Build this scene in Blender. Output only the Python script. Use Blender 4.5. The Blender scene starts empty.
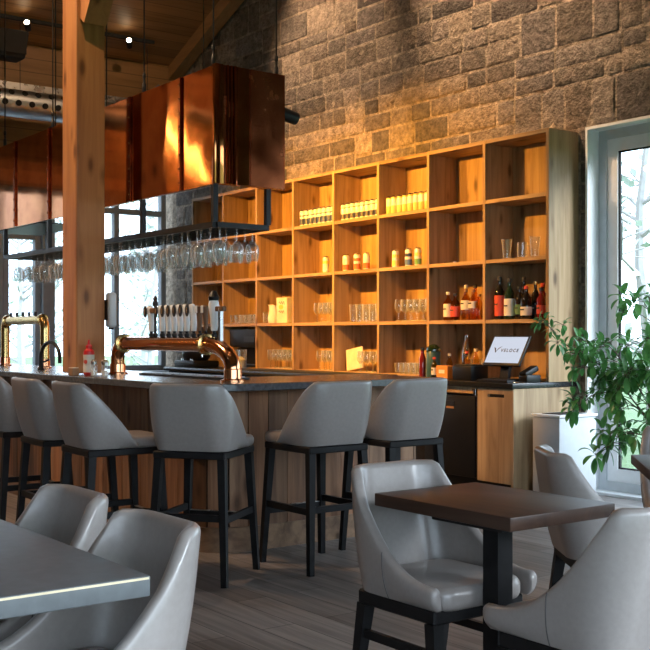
import bpy, bmesh, math, random
from mathutils import Vector, Matrix, Euler, noise
random.seed(7)
SC = bpy.context.scene
COL = SC.collection
PI = math.pi
R = math.radians

# ------------------------------------------------------------------ mesh builder
class MB:
    def __init__(self):
        self.bm = bmesh.new()
        self.cl = None
    def merge(self, src, M=None):
        if M is not None:
            bmesh.ops.transform(src, matrix=M, verts=src.verts)
        mp = {}
        for v in src.verts:
            mp[v] = self.bm.verts.new(v.co)
        for f in src.faces:
            try: self.bm.faces.new([mp[v] for v in f.verts])
            except ValueError: pass
        src.free()
        return self
    def box(self, c, s, bev=0.0, seg=2, M=None, taper=None):
        b = bmesh.new()
        bmesh.ops.create_cube(b, size=1.0)
        for v in b.verts:
            k = 1.0
            if taper is not None and v.co.z < 0: k = taper
            v.co = Vector((v.co.x*s[0]*k, v.co.y*s[1]*k, v.co.z*s[2]))
        if bev > 0:
            bmesh.ops.bevel(b, geom=list(b.edges), offset=bev, segments=seg, profile=0.5, affect='EDGES')
        T = Matrix.Translation(Vector(c))
        return self.merge(b, T @ M if M is not None else T)
    def bb(self, lo, hi, bev=0.0, seg=2):
        c = [(a+b)/2 for a, b in zip(lo, hi)]; s = [b-a for a, b in zip(lo, hi)]
        return self.box(c, s, bev, seg)
    def ring(self, pts):
        return [self.bm.verts.new(Vector(p)) for p in pts]
    def skin(self, r0, r1, closed=True):
        n = len(r0)
        for i in range(n if closed else n-1):
            j = (i+1) % n
            self.bm.faces.new((r0[i], r0[j], r1[j], r1[i]))
    def lathe(self, prof, n=20, c=(0, 0, 0), caps=True):
        rings = []
        for r, z in prof:
            r = max(r, 1e-4)
            rings.append(self.ring([(c[0]+r*math.cos(2*PI*k/n), c[1]+r*math.sin(2*PI*k/n), c[2]+z) for k in range(n)]))
        for a, b in zip(rings[:-1], rings[1:]): self.skin(a, b)
        if caps:
            self.bm.faces.new(list(reversed(rings[0]))); self.bm.faces.new(rings[-1])
        return self
    def tube(self, pts, r, n=10, caps=True):
        pts = [Vector(p) for p in pts]
        rad = r if isinstance(r, (list, tuple)) else [r]*len(pts)
        up = None; rings = []
        for i, p in enumerate(pts):
            if i == 0: d = pts[1]-pts[0]
            elif i == len(pts)-1: d = pts[-1]-pts[-2]
            else: d = (pts[i+1]-p).normalized()+(p-pts[i-1]).normalized()
            d.normalize()
            if up is None:
                up = Vector((0, 0, 1)) if abs(d.z) < 0.9 else Vector((1, 0, 0))
            a = d.cross(up).normalized(); b = a.cross(d).normalized(); up = b
            rings.append(self.ring([p+rad[i]*(math.cos(2*PI*k/n)*a+math.sin(2*PI*k/n)*b) for k in range(n)]))
        for a, b in zip(rings[:-1], rings[1:]): self.skin(a, b)
        if caps:
            self.bm.faces.new(list(reversed(rings[0]))); self.bm.faces.new(rings[-1])
        return self
    def bar(self, p0, p1, w0, w1=None, up=(0, 0, 1)):
        """square bar with taper between two points"""
        p0, p1 = Vector(p0), Vector(p1); w1 = w1 or w0
        if not isinstance(w0, (tuple, list)): w0 = (w0, w0)
        if not isinstance(w1, (tuple, list)): w1 = (w1, w1)
        d = (p1-p0).normalized(); u = Vector(up)
        if abs(d.dot(u)) > .95: u = Vector((0, 1, 0))
        a = d.cross(u).normalized(); b = a.cross(d).normalized()
        rs = []
        for p, w in ((p0, w0), (p1, w1)):
            rs.append(self.ring([p+a*sx*w[0]/2+b*sy*w[1]/2 for sx, sy in ((-1, -1), (1, -1), (1, 1), (-1, 1))]))
        self.skin(rs[0], rs[1])
        self.bm.faces.new(list(reversed(rs[0]))); self.bm.faces.new(rs[1])
        return self
    def prism(self, poly, z0, z1):
        a = self.ring([(x, y, z0) for x, y in poly]); b = self.ring([(x, y, z1) for x, y in poly])
        self.skin(a, b)
        self.bm.faces.new(list(reversed(a))); self.bm.faces.new(b)
        return self
    def face(self, pts):
        self.bm.faces.new(self.ring(pts)); return self
    def build(self, name, m, parent=None, ang=35, loc=None, cols=None):
        bmesh.ops.recalc_face_normals(self.bm, faces=self.bm.faces)
        me = bpy.data.meshes.new(name)
        self.bm.to_mesh(me); self.bm.free()
        if ang:
            me.polygons.foreach_set('use_smooth', [True]*len(me.polygons))
            me.set_sharp_from_angle(angle=R(ang))
        me.materials.append(m)
        o = bpy.data.objects.new(name, me); COL.objects.link(o)
        if parent is not None: o.parent = parent
        if loc is not None: o.location = loc
        if cols is not None:
            at = me.color_attributes.new('Col', 'FLOAT_COLOR', 'POINT')
            for i, c in enumerate(cols): at.data[i].color = (c[0], c[1], c[2], 1)
        return o

def tag(o, label, cat, group=None, kind=None):
    o['label'] = label; o['category'] = cat
    if group: o['group'] = group
    if kind: o['kind'] = kind
    return o
def thing(name, label, cat, loc=(0, 0, 0), rz=0.0, group=None):
    o = bpy.data.objects.new(name, None); COL.objects.link(o)
    o.empty_display_size = 0.1
    o.location = loc; o.rotation_euler = (0, 0, rz)
    return tag(o, label, cat, group)
def struct(o):
    o['kind'] = 'structure'; return o
KIDS = {}
def kids(o): return [c for c in bpy.data.objects if c.parent == o]
def dup(root, loc, rz=None, label=None, group=None, scale=None):
    if root.name not in KIDS:
        KIDS[root.name] = [(k, kids(k)) for k in kids(root)]
    r = root.copy(); COL.objects.link(r); r.location = loc
    if rz is not None: r.rotation_euler = (0, 0, rz)
    if label: r['label'] = label
    if group: r['group'] = group
    if scale: r.scale = (scale,)*3
    for k, subs in KIDS[root.name]:
        c = k.copy(); COL.objects.link(c); c.parent = r
        for s_ in subs:
            d = s_.copy(); COL.objects.link(d); d.parent = c
    return r
def face_dir(fx, fy): return math.atan2(-fx, fy)

# ------------------------------------------------------------------ materials
def newmat(name):
    m = bpy.data.materials.new(name); m.use_nodes = True
    nt = m.node_tree; nt.nodes.clear()
    out = nt.nodes.new('ShaderNodeOutputMaterial')
    return m, nt, out
def N(nt, t, **kw):
    n = nt.nodes.new('ShaderNode'+t)
    for k, v in kw.items(): setattr(n, k, v)
    return n
def L(nt, a, b): nt.links.new(a, b)
def ramp(nt, fac, stops):
    r = N(nt, 'ValToRGB'); e = r.color_ramp.elements
    while len(e) > 1: e.remove(e[-1])
    e[0].position = stops[0][0]; e[0].color = (*stops[0][1], 1)
    for p, c in stops[1:]:
        x = e.new(p); x.color = (*c, 1)
    L(nt, fac, r.inputs[0]); return r.outputs[0]
def g3(v): return (v, v, v)
def mul(c, k): return tuple(min(1, x*k) for x in c)

def pm(name, col, rough=.5, metal=0.0, var=.12, ns=12.0, bump=0.0, spec=.5, coat=0.0, emit=None, es=0.0, rvar=0.0):
    """principled with a fine noise variation"""
    m, nt, out = newmat(name)
    b = N(nt, 'BsdfPrincipled')
    tc = N(nt, 'TexCoord'); no = N(nt, 'TexNoise')
    no.inputs['Scale'].default_value = ns; no.inputs['Detail'].default_value = 5
    L(nt, tc.outputs['Object'], no.inputs['Vector'])
    c = ramp(nt, no.outputs['Fac'], [(.3, mul(col, 1-var)), (.7, mul(col, 1+var))])
    L(nt, c, b.inputs['Base Color'])
    b.inputs['Roughness'].default_value = rough
    if rvar:
        rr = ramp(nt, no.outputs['Fac'], [(.3, g3(max(0, rough-rvar))), (.7, g3(rough+rvar))])
        L(nt, rr, b.inputs['Roughness'])
    b.inputs['Metallic'].default_value = metal
    b.inputs['Specular IOR Level'].default_value = spec
    b.inputs['Coat Weight'].default_value = coat
    if bump:
        bp = N(nt, 'Bump'); bp.inputs['Strength'].default_value = bump; bp.inputs['Distance'].default_value = .01
        L(nt, no.outputs['Fac'], bp.inputs['Height']); L(nt, bp.outputs[0], b.inputs['Normal'])
    if emit:
        b.inputs['Emission Color'].default_value = (*emit, 1); b.inputs['Emission Strength'].default_value = es
    L(nt, b.outputs[0], out.inputs[0]); return m

def wood(name, c1, c2, axis='z', rough=.5, sc=1.0, knots=True, planks=0.0, pl_axis='x', attr=False, bump=.12, spec=.4):
    m, nt, out = newmat(name)
    b = N(nt, 'BsdfPrincipled'); tc = N(nt, 'TexCoord'); oi = N(nt, 'ObjectInfo')
    off = N(nt, 'VectorMath', operation='SCALE'); off.inputs[0].default_value = (37, 53, 71)
    L(nt, oi.outputs['Random'], off.inputs['Scale'])
    ad = N(nt, 'VectorMath', operation='ADD')
    L(nt, tc.outputs['Object'], ad.inputs[0]); L(nt, off.outputs[0], ad.inputs[1])
    mp = N(nt, 'Mapping')
    s = {'x': (.9, 14, 14), 'y': (14, .9, 14), 'z': (14, 14, .9)}[axis]
    mp.inputs['Scale'].default_value = tuple(x*sc for x in s)
    L(nt, ad.outputs[0], mp.inputs[0])
    n1 = N(nt, 'TexNoise'); n1.inputs['Scale'].default_value = 1.0; n1.inputs['Detail'].default_value = 6
    n1.inputs['Roughness'].default_value = .62; n1.inputs['Distortion'].default_value = .6
    L(nt, mp.outputs[0], n1.inputs['Vector'])
    col = ramp(nt, n1.outputs['Fac'], [(.28, mul(c1, .86)), (.44, tuple(p*.7+q*.3 for p, q in zip(c1, c2))), (.58, tuple(p*.25+q*.75 for p, q in zip(c1, c2))), (.72, c2)])
    if planks:
        # boards laid edge to edge: each gets its own tone, with a thin dark joint
        sx = N(nt, 'SeparateXYZ'); L(nt, tc.outputs['Object'], sx.inputs[0])
        dv = N(nt, 'Math', operation='DIVIDE'); L(nt, sx.outputs['xyz'.index(pl_axis)], dv.inputs[0]); dv.inputs[1].default_value = planks
        fl = N(nt, 'Math', operation='FLOOR'); L(nt, dv.outputs[0], fl.inputs[0])
        wn = N(nt, 'TexWhiteNoise', noise_dimensions='1D'); L(nt, fl.outputs[0], wn.inputs['W'])
        tone = ramp(nt, wn.outputs['Value'], [(0, g3(.62)), (1, g3(1.0))])
        mx = N(nt, 'MixRGB', blend_type='MULTIPLY'); mx.inputs[0].default_value = 1
        L(nt, col, mx.inputs[1]); L(nt, tone, mx.inputs[2]); col = mx.outputs[0]
        fr = N(nt, 'Math', operation='FRACT'); L(nt, dv.outputs[0], fr.inputs[0])
        jt = ramp(nt, fr.outputs[0], [(0, g3(.25)), (.04, g3(1)), (.96, g3(1)), (1, g3(.25))])
        m2 = N(nt, 'MixRGB', blend_type='MULTIPLY'); m2.inputs[0].default_value = 1
        L(nt, col, m2.inputs[1]); L(nt, jt, m2.inputs[2]); col = m2.outputs[0]
    if knots:
        mk = N(nt, 'Mapping'); k = {'x': (2.6, 7, 7), 'y': (7, 2.6, 7), 'z': (7, 7, 2.6)}[axis]
        mk.inputs['Scale'].default_value = k; L(nt, ad.outputs[0], mk.inputs[0])
        vo = N(nt, 'TexVoronoi'); vo.inputs['Scale'].default_value = 1.0; L(nt, mk.outputs[0], vo.inputs['Vector'])
        kn = ramp(nt, vo.outputs['Distance'], [(.0, (.10, .07, .05)), (.10, (.30, .24, .18)), (.17, (.75, .7, .66)), (.26, g3(1))])
        m3 = N(nt, 'MixRGB', blend_type='MULTIPLY'); m3.inputs[0].default_value = .85
        L(nt, col, m3.inputs[1]); L(nt, kn, m3.inputs[2]); col = m3.outputs[0]
    if attr:
        at = N(nt, 'VertexColor', layer_name='Col')
        m4 = N(nt, 'MixRGB', blend_type='MULTIPLY'); m4.inputs[0].default_value = 1
        L(nt, col, m4.inputs[1]); L(nt, at.outputs[0], m4.inputs[2]); col = m4.outputs[0]
    L(nt, col, b.inputs['Base Color'])
    b.inputs['Roughness'].default_value = rough; b.inputs['Specular IOR Level'].default_value = spec
    bp = N(nt, 'Bump'); bp.inputs['Strength'].default_value = bump; bp.inputs['Distance'].default_value = .004
    L(nt, n1.outputs['Fac'], bp.inputs['Height']); L(nt, bp.outputs[0], b.inputs['Normal'])
    L(nt, b.outputs[0], out.inputs[0]); return m

def thin_glass(name, tint=(.97, .98, .98), refl=.6, base=.04, rough=.02):
    m, nt, out = newmat(name)
    tr = N(nt, 'BsdfTransparent'); tr.inputs[0].default_value = (*tint, 1)
    gl = N(nt, 'BsdfGlossy'); gl.inputs['Roughness'].default_value = rough
    lw = N(nt, 'LayerWeight'); lw.inputs[0].default_value = .35
    f = ramp(nt, lw.outputs['Facing'], [(0, g3(base)), (.55, g3(base+.06)), (1, g3(refl))])
    mx = N(nt, 'MixShader'); L(nt, f, mx.inputs[0]); L(nt, tr.outputs[0], mx.inputs[1]); L(nt, gl.outputs[0], mx.inputs[2])
    L(nt, mx.outputs[0], out.inputs[0]); return m

def glint_glass(name):
    """thin clear glass: see-through face on, with white mixed in along rims and edges as sparkle"""
    m, nt, out = newmat(name)
    tr = N(nt, 'BsdfTransparent'); tr.inputs[0].default_value = (.97, .98, .98, 1)
    gl = N(nt, 'BsdfGlossy'); gl.inputs['Roughness'].default_value = .05
    lw = N(nt, 'LayerWeight'); lw.inputs[0].default_value = .30
    f = ramp(nt, lw.outputs['Facing'], [(0, g3(.07)), (.55, g3(.12)), (1, g3(.6))])
    a = N(nt, 'MixShader'); L(nt, f, a.inputs[0]); L(nt, tr.outputs[0], a.inputs[1]); L(nt, gl.outputs[0], a.inputs[2])
    df = N(nt, 'BsdfDiffuse'); df.inputs[0].default_value = (.95, .96, .97, 1)
    tl = N(nt, 'BsdfTranslucent'); tl.inputs[0].default_value = (.95, .96, .97, 1)
    b = N(nt, 'MixShader'); b.inputs[0].default_value = .5; L(nt, df.outputs[0], b.inputs[1]); L(nt, tl.outputs[0], b.inputs[2])
    e = ramp(nt, lw.outputs['Facing'], [(0, g3(0.03)), (.35, g3(.09)), (.62, g3(.45)), (1, g3(.85))])  # whitened rims stand in for refracted glints
    c = N(nt, 'MixShader'); L(nt, e, c.inputs[0]); L(nt, a.outputs[0], c.inputs[1]); L(nt, b.outputs[0], c.inputs[2])
    L(nt, c.outputs[0], out.inputs[0]); return m
def leaf_mat(name, c1, c2):
    m, nt, out = newmat(name)
    tc = N(nt, 'TexCoord'); no = N(nt, 'TexNoise'); no.inputs['Scale'].default_value = 9; L(nt, tc.outputs['Object'], no.inputs['Vector'])
    c = ramp(nt, no.outputs['Fac'], [(.35, c1), (.65, c2)])
    b = N(nt, 'BsdfPrincipled'); b.inputs['Roughness'].default_value = .34; L(nt, c, b.inputs['Base Color'])
    t = N(nt, 'BsdfTranslucent'); L(nt, c, t.inputs[0])
    mx = N(nt, 'MixShader'); mx.inputs[0].default_value = .30; L(nt, b.outputs[0], mx.inputs[1]); L(nt, t.outputs[0], mx.inputs[2])
    L(nt, mx.outputs[0], out.inputs[0]); return m
def emitter(name, col, s):
    m, nt, out = newmat(name)
    e = N(nt, 'Emission'); e.inputs[0].default_value = (*col, 1); e.inputs[1].default_value = s
    L(nt, e.outputs[0], out.inputs[0]); return m

def stone_mat():
    m, nt, out = newmat('wall_stone')
    b = N(nt, 'BsdfPrincipled'); tc = N(nt, 'TexCoord'); at = N(nt, 'VertexColor', layer_name='Col')
    n = N(nt, 'TexNoise'); n.inputs['Scale'].default_value = 13; n.inputs['Detail'].default_value = 9; n.inputs['Roughness'].default_value = .78
    L(nt, tc.outputs['Object'], n.inputs['Vector'])
    t = ramp(nt, n.outputs['Fac'], [(.34, g3(.35)), (.5, g3(.95)), (.66, g3(1.6))])
    mx = N(nt, 'MixRGB', blend_type='MULTIPLY'); mx.inputs[0].default_value = 1
    L(nt, at.outputs[0], mx.inputs[1]); L(nt, t, mx.inputs[2]); L(nt, mx.outputs[0], b.inputs['Base Color'])
    b.inputs['Roughness'].default_value = .9
    n2 = N(nt, 'TexNoise'); n2.inputs['Scale'].default_value = 38; n2.inputs['Detail'].default_value = 6
    L(nt, tc.outputs['Object'], n2.inputs['Vector'])
    ad = N(nt, 'Math', operation='ADD'); L(nt, n.outputs['Fac'], ad.inputs[0]); L(nt, n2.outputs['Fac'], ad.inputs[1])
    bp = N(nt, 'Bump'); bp.inputs['Strength'].default_value = 1.0; bp.inputs['Distance'].default_value = .06
    L(nt, ad.outputs[0], bp.inputs['Height']); L(nt, bp.outputs[0], b.inputs['Normal'])
    L(nt, b.outputs[0], out.inputs[0]); return m

def floor_mat():
    m, nt, out = newmat('floor_planks')
    b = N(nt, 'BsdfPrincipled'); tc = N(nt, 'TexCoord')
    br = N(nt, 'TexBrick'); br.inputs['Scale'].default_value = 1; br.inputs['Brick Width'].default_value = 1.3
    br.inputs['Row Height'].default_value = .17; br.inputs['Mortar Size'].default_value = .0025
    br.inputs['Color1'].default_value = (.15, .132, .123, 1); br.inputs['Color2'].default_value = (.26, .23, .213, 1)
    br.inputs['Mortar'].default_value = (.04, .037, .035, 1); br.offset = .37
    L(nt, tc.outputs['Object'], br.inputs['Vector'])
    mp = N(nt, 'Mapping'); mp.inputs['Scale'].default_value = (1.2, 22, 1); L(nt, tc.outputs['Object'], mp.inputs[0])
    n = N(nt, 'TexNoise'); n.inputs['Scale'].default_value = 1.2; n.inputs['Detail'].default_value = 7; n.inputs['Distortion'].default_value = .5
    L(nt, mp.outputs[0], n.inputs['Vector'])
    t = ramp(nt, n.outputs['Fac'], [(.28, g3(.55)), (.7, g3(1.3))])
    mx = N(nt, 'MixRGB', blend_type='MULTIPLY'); mx.inputs[0].default_value = 1
    L(nt, br.outputs[0], mx.inputs[1]); L(nt, t, mx.inputs[2]); L(nt, mx.outputs[0], b.inputs['Base Color'])
    b.inputs['Roughness'].default_value = .42
    bp = N(nt, 'Bump'); bp.inputs['Strength'].default_value = .15; bp.inputs['Distance'].default_value = .004
    L(nt, n.outputs['Fac'], bp.inputs['Height']); L(nt, bp.outputs[0], b.inputs['Normal'])
    L(nt, b.outputs[0], out.inputs[0]); return m

def copper_mat(name, c1, c2, rough, wav=.5):
    m, nt, out = newmat(name)
    b = N(nt, 'BsdfPrincipled'); tc = N(nt, 'TexCoord')
    n = N(nt, 'TexNoise'); n.inputs['Scale'].default_value = 5; n.inputs['Detail'].default_value = 7; n.inputs['Roughness'].default_value = .65
    L(nt, tc.outputs['Object'], n.inputs['Vector'])
    L(nt, ramp(nt, n.outputs['Fac'], [(.3, c1), (.7, c2)]), b.inputs['Base Color'])
    b.inputs['Metallic'].default_value = 1
    L(nt, ramp(nt, n.outputs['Fac'], [(.3, g3(rough*.6)), (.75, g3(rough*1.5))]), b.inputs['Roughness'])
    n2 = N(nt, 'TexNoise'); n2.inputs['Scale'].default_value = 7; n2.inputs['Detail'].default_value = 2
    L(nt, tc.outputs['Object'], n2.inputs['Vector'])
    bp = N(nt, 'Bump'); bp.inputs['Strength'].default_value = wav; bp.inputs['Distance'].default_value = .006
    L(nt, n2.outputs['Fac'], bp.inputs['Height']); L(nt, bp.outputs[0], b.inputs['Normal'])
    L(nt, b.outputs[0], out.inputs[0]); return m

W1, W2 = (.27, .165, .078), (.48, .325, .175)
M = dict(
    shelf_v=wood('pine_upright', W1, W2, 'z'), shelf_h=wood('pine_board', W1, W2, 'x'),
    cab_v=wood('cabinet_wood', (.30, .195, .105), (.50, .36, .21), 'z'),
    post=wood('post_timber', (.33, .13, .045), (.50, .23, .08), 'z', sc=.8),
    ceil=wood('ceiling_boards', (.34, .17, .06), (.48, .25, .10), 'y', planks=.14, pl_axis='x', knots=False),
    beam=wood('beam_timber', (.34, .18, .07), (.46, .26, .11), 'x', knots=False),
    bulk=wood('bulkhead_boards', (.34, .18, .07), (.46, .25, .10), 'y', planks=.16, pl_axis='z', knots=False),
    barw=wood('bar_cladding', (.13, .062, .032), (.32, .175, .095), 'z', attr=True, rough=.55),
    barh=wood('bar_plinth', (.15, .085, .05), (.30, .18, .10), 'x', rough=.55),
    stone=stone_mat(), floor=floor_mat(),
    plaster=pm('wall_plaster', (.16, .12, .09), .8),
    leather=pm('taupe_leather', (.285, .255, .238), .30, ns=60, var=.05, bump=.04, spec=.75),
    seam=pm('seam_thread', (.10, .09, .09), .6),
    darkwood=pm('espresso_wood', (.010, .0095, .010), .48, ns=20, var=.3, spec=.22),
    tabletop=wood('table_walnut', (.035, .02, .015), (.065, .036, .025), 'x', rough=.40, knots=False, bump=.04, spec=.22),
    tablegrey=pm('table_laminate', (.105, .115, .12), .36, ns=30, var=.12),
    tableglint=pm('table_edge_highlight', (.72, .60, .40), .3, ns=30, var=.1),
    bartop=pm('bar_stone', (.075, .082, .09), .22, ns=40, var=.3, spec=.6),
    blackstone=pm('counter_stone', (.02, .022, .024), .22, ns=40, var=.3),
    copper=copper_mat('copper_sheet', (.52, .16, .045), (.74, .29, .10), .075, .035),
    copperd=copper_mat('copper_dark', (.42, .11, .042), (.60, .18, .07), .22, .12),
    copperp=copper_mat('copper_pipe', (.72, .32, .15), (.86, .42, .22), .12, .1),
    steelb=pm('black_steel', (.02, .02, .022), .4, .4),
    black=pm('black_plastic', (.007, .007, .008), .42, spec=.3),
    matte=pm('black_rubber', (.012, .012, .012), .8),
    chrome=pm('chrome', (.72, .72, .72), .12, 1.0),
    steel=pm('brushed_steel', (.50, .50, .50), .3, 1.0, rvar=.08),
    duct=pm('galvanized_duct', (.42, .45, .48), .42, 1.0, rvar=.1),
    white=pm('white_paint', (.80, .82, .84), .4, var=.04),
    framew=pm('white_window_frame', (.90, .92, .94), .4, var=.04),
    frameg=pm('grey_window_frame', (.30, .33, .36), .45, var=.06),
    bin=pm('light_grey_metal', (.56, .59, .62), .4, var=.05),
    pane=thin_glass('window_glass', (.97, .99, 1.0), .5, .03, 0.0),
    glass=glint_glass('clear_glass'),
    amber=thin_glass('amber_spirit', (.86, .52, .14), .8, .06, .03),
    gold=thin_glass('pale_spirit', (.85, .66, .30), .8, .06, .03),
    dkbottle=pm('dark_bottle', (.012, .010, .009), .08, coat=.5),
    grbottle=pm('green_bottle', (.012, .03, .015), .08, coat=.5),
    redbottle=pm('red_liqueur', (.16, .012, .012), .1, coat=.5),
    labw=pm('cream_label', (.72, .68, .58), .6), labr=pm('red_label', (.60, .07, .04), .55), labk=pm('black_label', (.03, .03, .03), .5),
    lag=pm('green_label', (.10, .22, .10), .5),
    canw=pm('white_can', (.78, .78, .76), .3, .1, var=.04), cany=pm('yellow_can', (.82, .66, .22), .3, .1, var=.05),
    cank=pm('dark_can', (.05, .05, .06), .3), canb=pm('navy_can', (.04, .06, .14), .3), cano=pm('orange_can', (.62, .16, .04), .3),
    cang=pm('green_can', (.16, .36, .12), .3), canbl=pm('blue_can', (.10, .18, .42), .3),
    alu=pm('aluminium', (.75, .75, .75), .25, 1.0),
    porcelain=pm('white_handle', (.78, .78, .77), .25, var=.05), brownh=wood('brown_handle', (.12, .06, .03), (.22, .12, .06), 'z', knots=False),
    red=pm('red_plastic', (.55, .02, .02), .3), teal=pm('teal_tin', (.03, .09, .10), .35), orange=pm('orange_box', (.70, .28, .05), .5),
    brass=pm('brass', (.72, .50, .20), .2, 1.0),
    leaf=leaf_mat('plant_leaf', (.045, .17, .04), (.13, .36, .10)), bark=pm('plant_stem', (.10, .075, .05), .8),
    pot=pm('dark_pot', (.05, .05, .055), .5), soil=pm('soil', (.03, .022, .015), .95),
    paving=pm('terrace_paving', (.22, .22, .21), .9),
    lawn=pm('lawn', (.10, .17, .07), .95, ns=3, var=.25), tbark=pm('tree_bark', (.46, .46, .47), .9), tleaf=pm('tree_leaf', (.50, .60, .54), .7, var=.3, ns=2),
    lens=emitter('lamp_lens', (1, .80, .52), 40), linear=emitter('added_linear_light', (1, .62, .22), 26),
    screen=emitter('lit_screen', (.80, .86, 1.0), .80), ink=pm('screen_ink', (.02, .02, .025), .5),
    tan=pm('wood_tray', (.30, .16, .07), .5), paper=pm('paper_card', (.68, .62, .55), .7), yellow=pm('yellow_print', (.80, .55, .08), .5),
)
P = dict(shelf=400, wall=1150, post=900, post2=420, table=70, cab=1100, bar=260, ceil=130, lwall=260, sun=4.6, sky=5.8, exp=0.0)
# ------------------------------------------------------------------ the setting
def ceil_z(x): return 4.63+.42*(x+12.4) if x < -5.5 else 7.528-.42*(x+5.5)

fl = MB(); fl.bb((-12.9, -5.5, -.12), (1.2, 7.05, 0)); struct(fl.build('floor', M['floor']))

cb = MB()
for (xa, xb) in ((-12.9, -5.5), (-5.5, 1.2)):
    pts = []
    for y in (-5.0, 7.05):
        pts.append([(xa, y, ceil_z(xa)), (xb, y, ceil_z(xb)), (xb, y, ceil_z(xb)+.12), (xa, y, ceil_z(xa)+.12)])
    a = cb.ring(pts[0]); b = cb.ring(pts[1]); cb.skin(a, b); cb.bm.faces.new(list(reversed(a))); cb.bm.faces.new(b)
struct(cb.build('ceiling', M['ceil'], ang=0))

# stone wall: mortar bed and individually shaped ashlar blocks in one wall mesh
WY = 6.86
WX0, WX1, WZ = -5.763, -0.60, 2.894
ws = MB(); cols = []
def addcol(n, c):
    cols.extend([c]*n)
MORT = (.44, .36, .28)
for lo, hi in (((-12.9, WY, 0), (WX0, WY+.25, 7.2)), ((WX0, WY, WZ), (WX1, WY+.25, 7.2)), ((WX1, WY, 0), (1.2, WY+.25, 7.2))):
    ws.bb(lo, hi); addcol(8, MORT)
rs = random.Random(11)
def stone(x0, x1, z0, z1):
    g = .008
    x0 += g; x1 -= g; z0 += g; z1 -= g
    if x1-x0 < .04 or z1-z0 < .04: return
    nx = max(5, int((x1-x0)/.05)+3); nz = max(5, int((z1-z0)/.05)+3)
    pr = rs.uniform(.004, .013); seed = rs.uniform(0, 100)
    base = rs.choice([(.21, .175, .145), (.25, .205, .165), (.18, .155, .135), (.28, .225, .175), (.15, .13, .118), (.23, .19, .16)])
    k = rs.uniform(.5, 1.2); base = tuple(c*k*1.5 for c in base)
    grid = []
    for j in range(nz):
        row = []
        for i in range(nx):
            eu = .010/(x1-x0); ev = .010/(z1-z0)
            u = 0 if i == 0 else 1 if i == nx-1 else eu+(1-2*eu)*(i-1)/(nx-3)
            v = 0 if j == 0 else 1 if j == nz-1 else ev+(1-2*ev)*(j-1)/(nz-3)
            ed = min(1, min(i, nx-1-i, j, nz-1-j))
            cu = abs(2*u-1)**6*abs(2*v-1)**6
            x = x0+(x1-x0)*u; z = z0+(z1-z0)*v
            nn = noise.noise(Vector((x*9+seed, z*9, seed)))
            n2 = noise.noise(Vector((x*5, z*5+seed, seed*2)))
            if ed:
                y = WY-pr-.010*nn
            else:
                y = WY+.004
                x += .008*n2-(x-(x0+x1)/2)*.025*cu; z += .007*nn-(z-(z0+z1)/2)*.06*cu
            row.append(ws.bm.verts.new((x, y, z)))
            cols.append(tuple(c*(1+.22*nn) for c in base))
        grid.append(row)
    for j in range(nz-1):
        for i in range(nx-1):
            ws.bm.faces.new((grid[j][i], grid[j][i+1], grid[j+1][i+1], grid[j+1][i]))
def split(x0, x1, z0, z1, wmin, wmax):
    x = x0
    while x < x1-.01:
        w = rs.uniform(wmin, wmax)
        if x+w > x1-wmin*.8: w = x1-x
        zt = ceil_z(x+w/2)
        if z0 < zt+.1: stone(x, x+w, z0, z1)
        x += w
def region(x0, x1, z0, z1):
    z = z0
    while z < z1-.02:
        h = rs.uniform(.32, .44)
        if z+h > z1-.16: h = z1-z
        x = x0
        while x < x1-.01:
            w = rs.uniform(.7, 2.2)
            if x+w > x1-.4: w = x1-x
            q = rs.random()
            if q < .16 and h < .4: split(x, x+w, z, z+h, .22, .42)
            elif q < .26:
                a = h*.32; split(x, x+w, z, z+a, .2, .5); b_ = (h-a); split(x, x+w, z+a, z+h, .3, .6)
            else:
                m_ = h*rs.uniform(.42, .58)
                split(x, x+w, z, z+m_, .20, .66); split(x, x+w, z+m_, z+h, .20, .66)
            x += w
        z += h
region(-12.5, -2.0, WZ+.0, 6.9)
region(-12.5, -11.49, 0.0, WZ)
region(-5.845, -5.772, 0.0, WZ)
region(WX1+.02, -2.0, 0.0, WZ)
struct(ws.build('wall_back', M['stone'], ang=60, cols=cols))

# left wall with its glazing
LX = -12.5
wl = MB()
wl.bb((LX-.25, -5.0, 0), (LX, 1.0, 5.0)); wl.bb((LX-.25, 1.0, 0), (LX, WY, .80)); wl.bb((LX-.25, 1.0, 3.0), (LX, 4.6, 5.0)); wl.bb((LX-.25, 4.6, 3.45), (LX, WY, 5.0))
struct(wl.build('wall_left', M['bulk'], ang=0))
tb = MB(); tb.bb((LX, -5.0, 4.17), (LX+.15, WY-.05, ceil_z(LX+.15)+.0)); struct(tb.build('trim_1', M['bulk'], ang=0))
tb = MB(); tb.bb((LX, -5.0, 4.08), (LX+.20, WY-.05, 4.165)); tb.bb((LX, -5.0, 4.02), (LX+.06, WY-.05, 4.08)); struct(tb.build('trim_2', M['steel'], ang=0))
# rafter along the stone wall and the purlins below the boards
tb = MB()
pts = []
for y in (6.66, 6.815):
    pts.append([(-12.34, y, ceil_z(-12.34)-.17), (-5.5, y, ceil_z(-5.5)-.17), (-5.5, y, ceil_z(-5.5)-.002), (-12.34, y, ceil_z(-12.34)-.002)])
a = tb.ring(pts[0]); b = tb.ring(pts[1]); tb.skin(a, b); tb.bm.faces.new(list(reversed(a))); tb.bm.faces.new(b)
struct(tb.build('trim_3', M['beam'], ang=0))
# timber post with its knee brace
tp = MB(); tp.box((-7.02, 3.135, 3.74), (.24, .21, 5.50), .012, 2)
post = struct(tp.build('trim_4', M['post'], ang=20))
tp = MB(); tp.bar((-6.90, 3.135, 3.38), (-6.18, 3.135, 4.35), .16); tp.bar((-6.22, 3.135, 4.28), (-4.6, 3.135, 6.45), .16)
struct(tp.build('trim_5', M['post'], ang=20))

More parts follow.
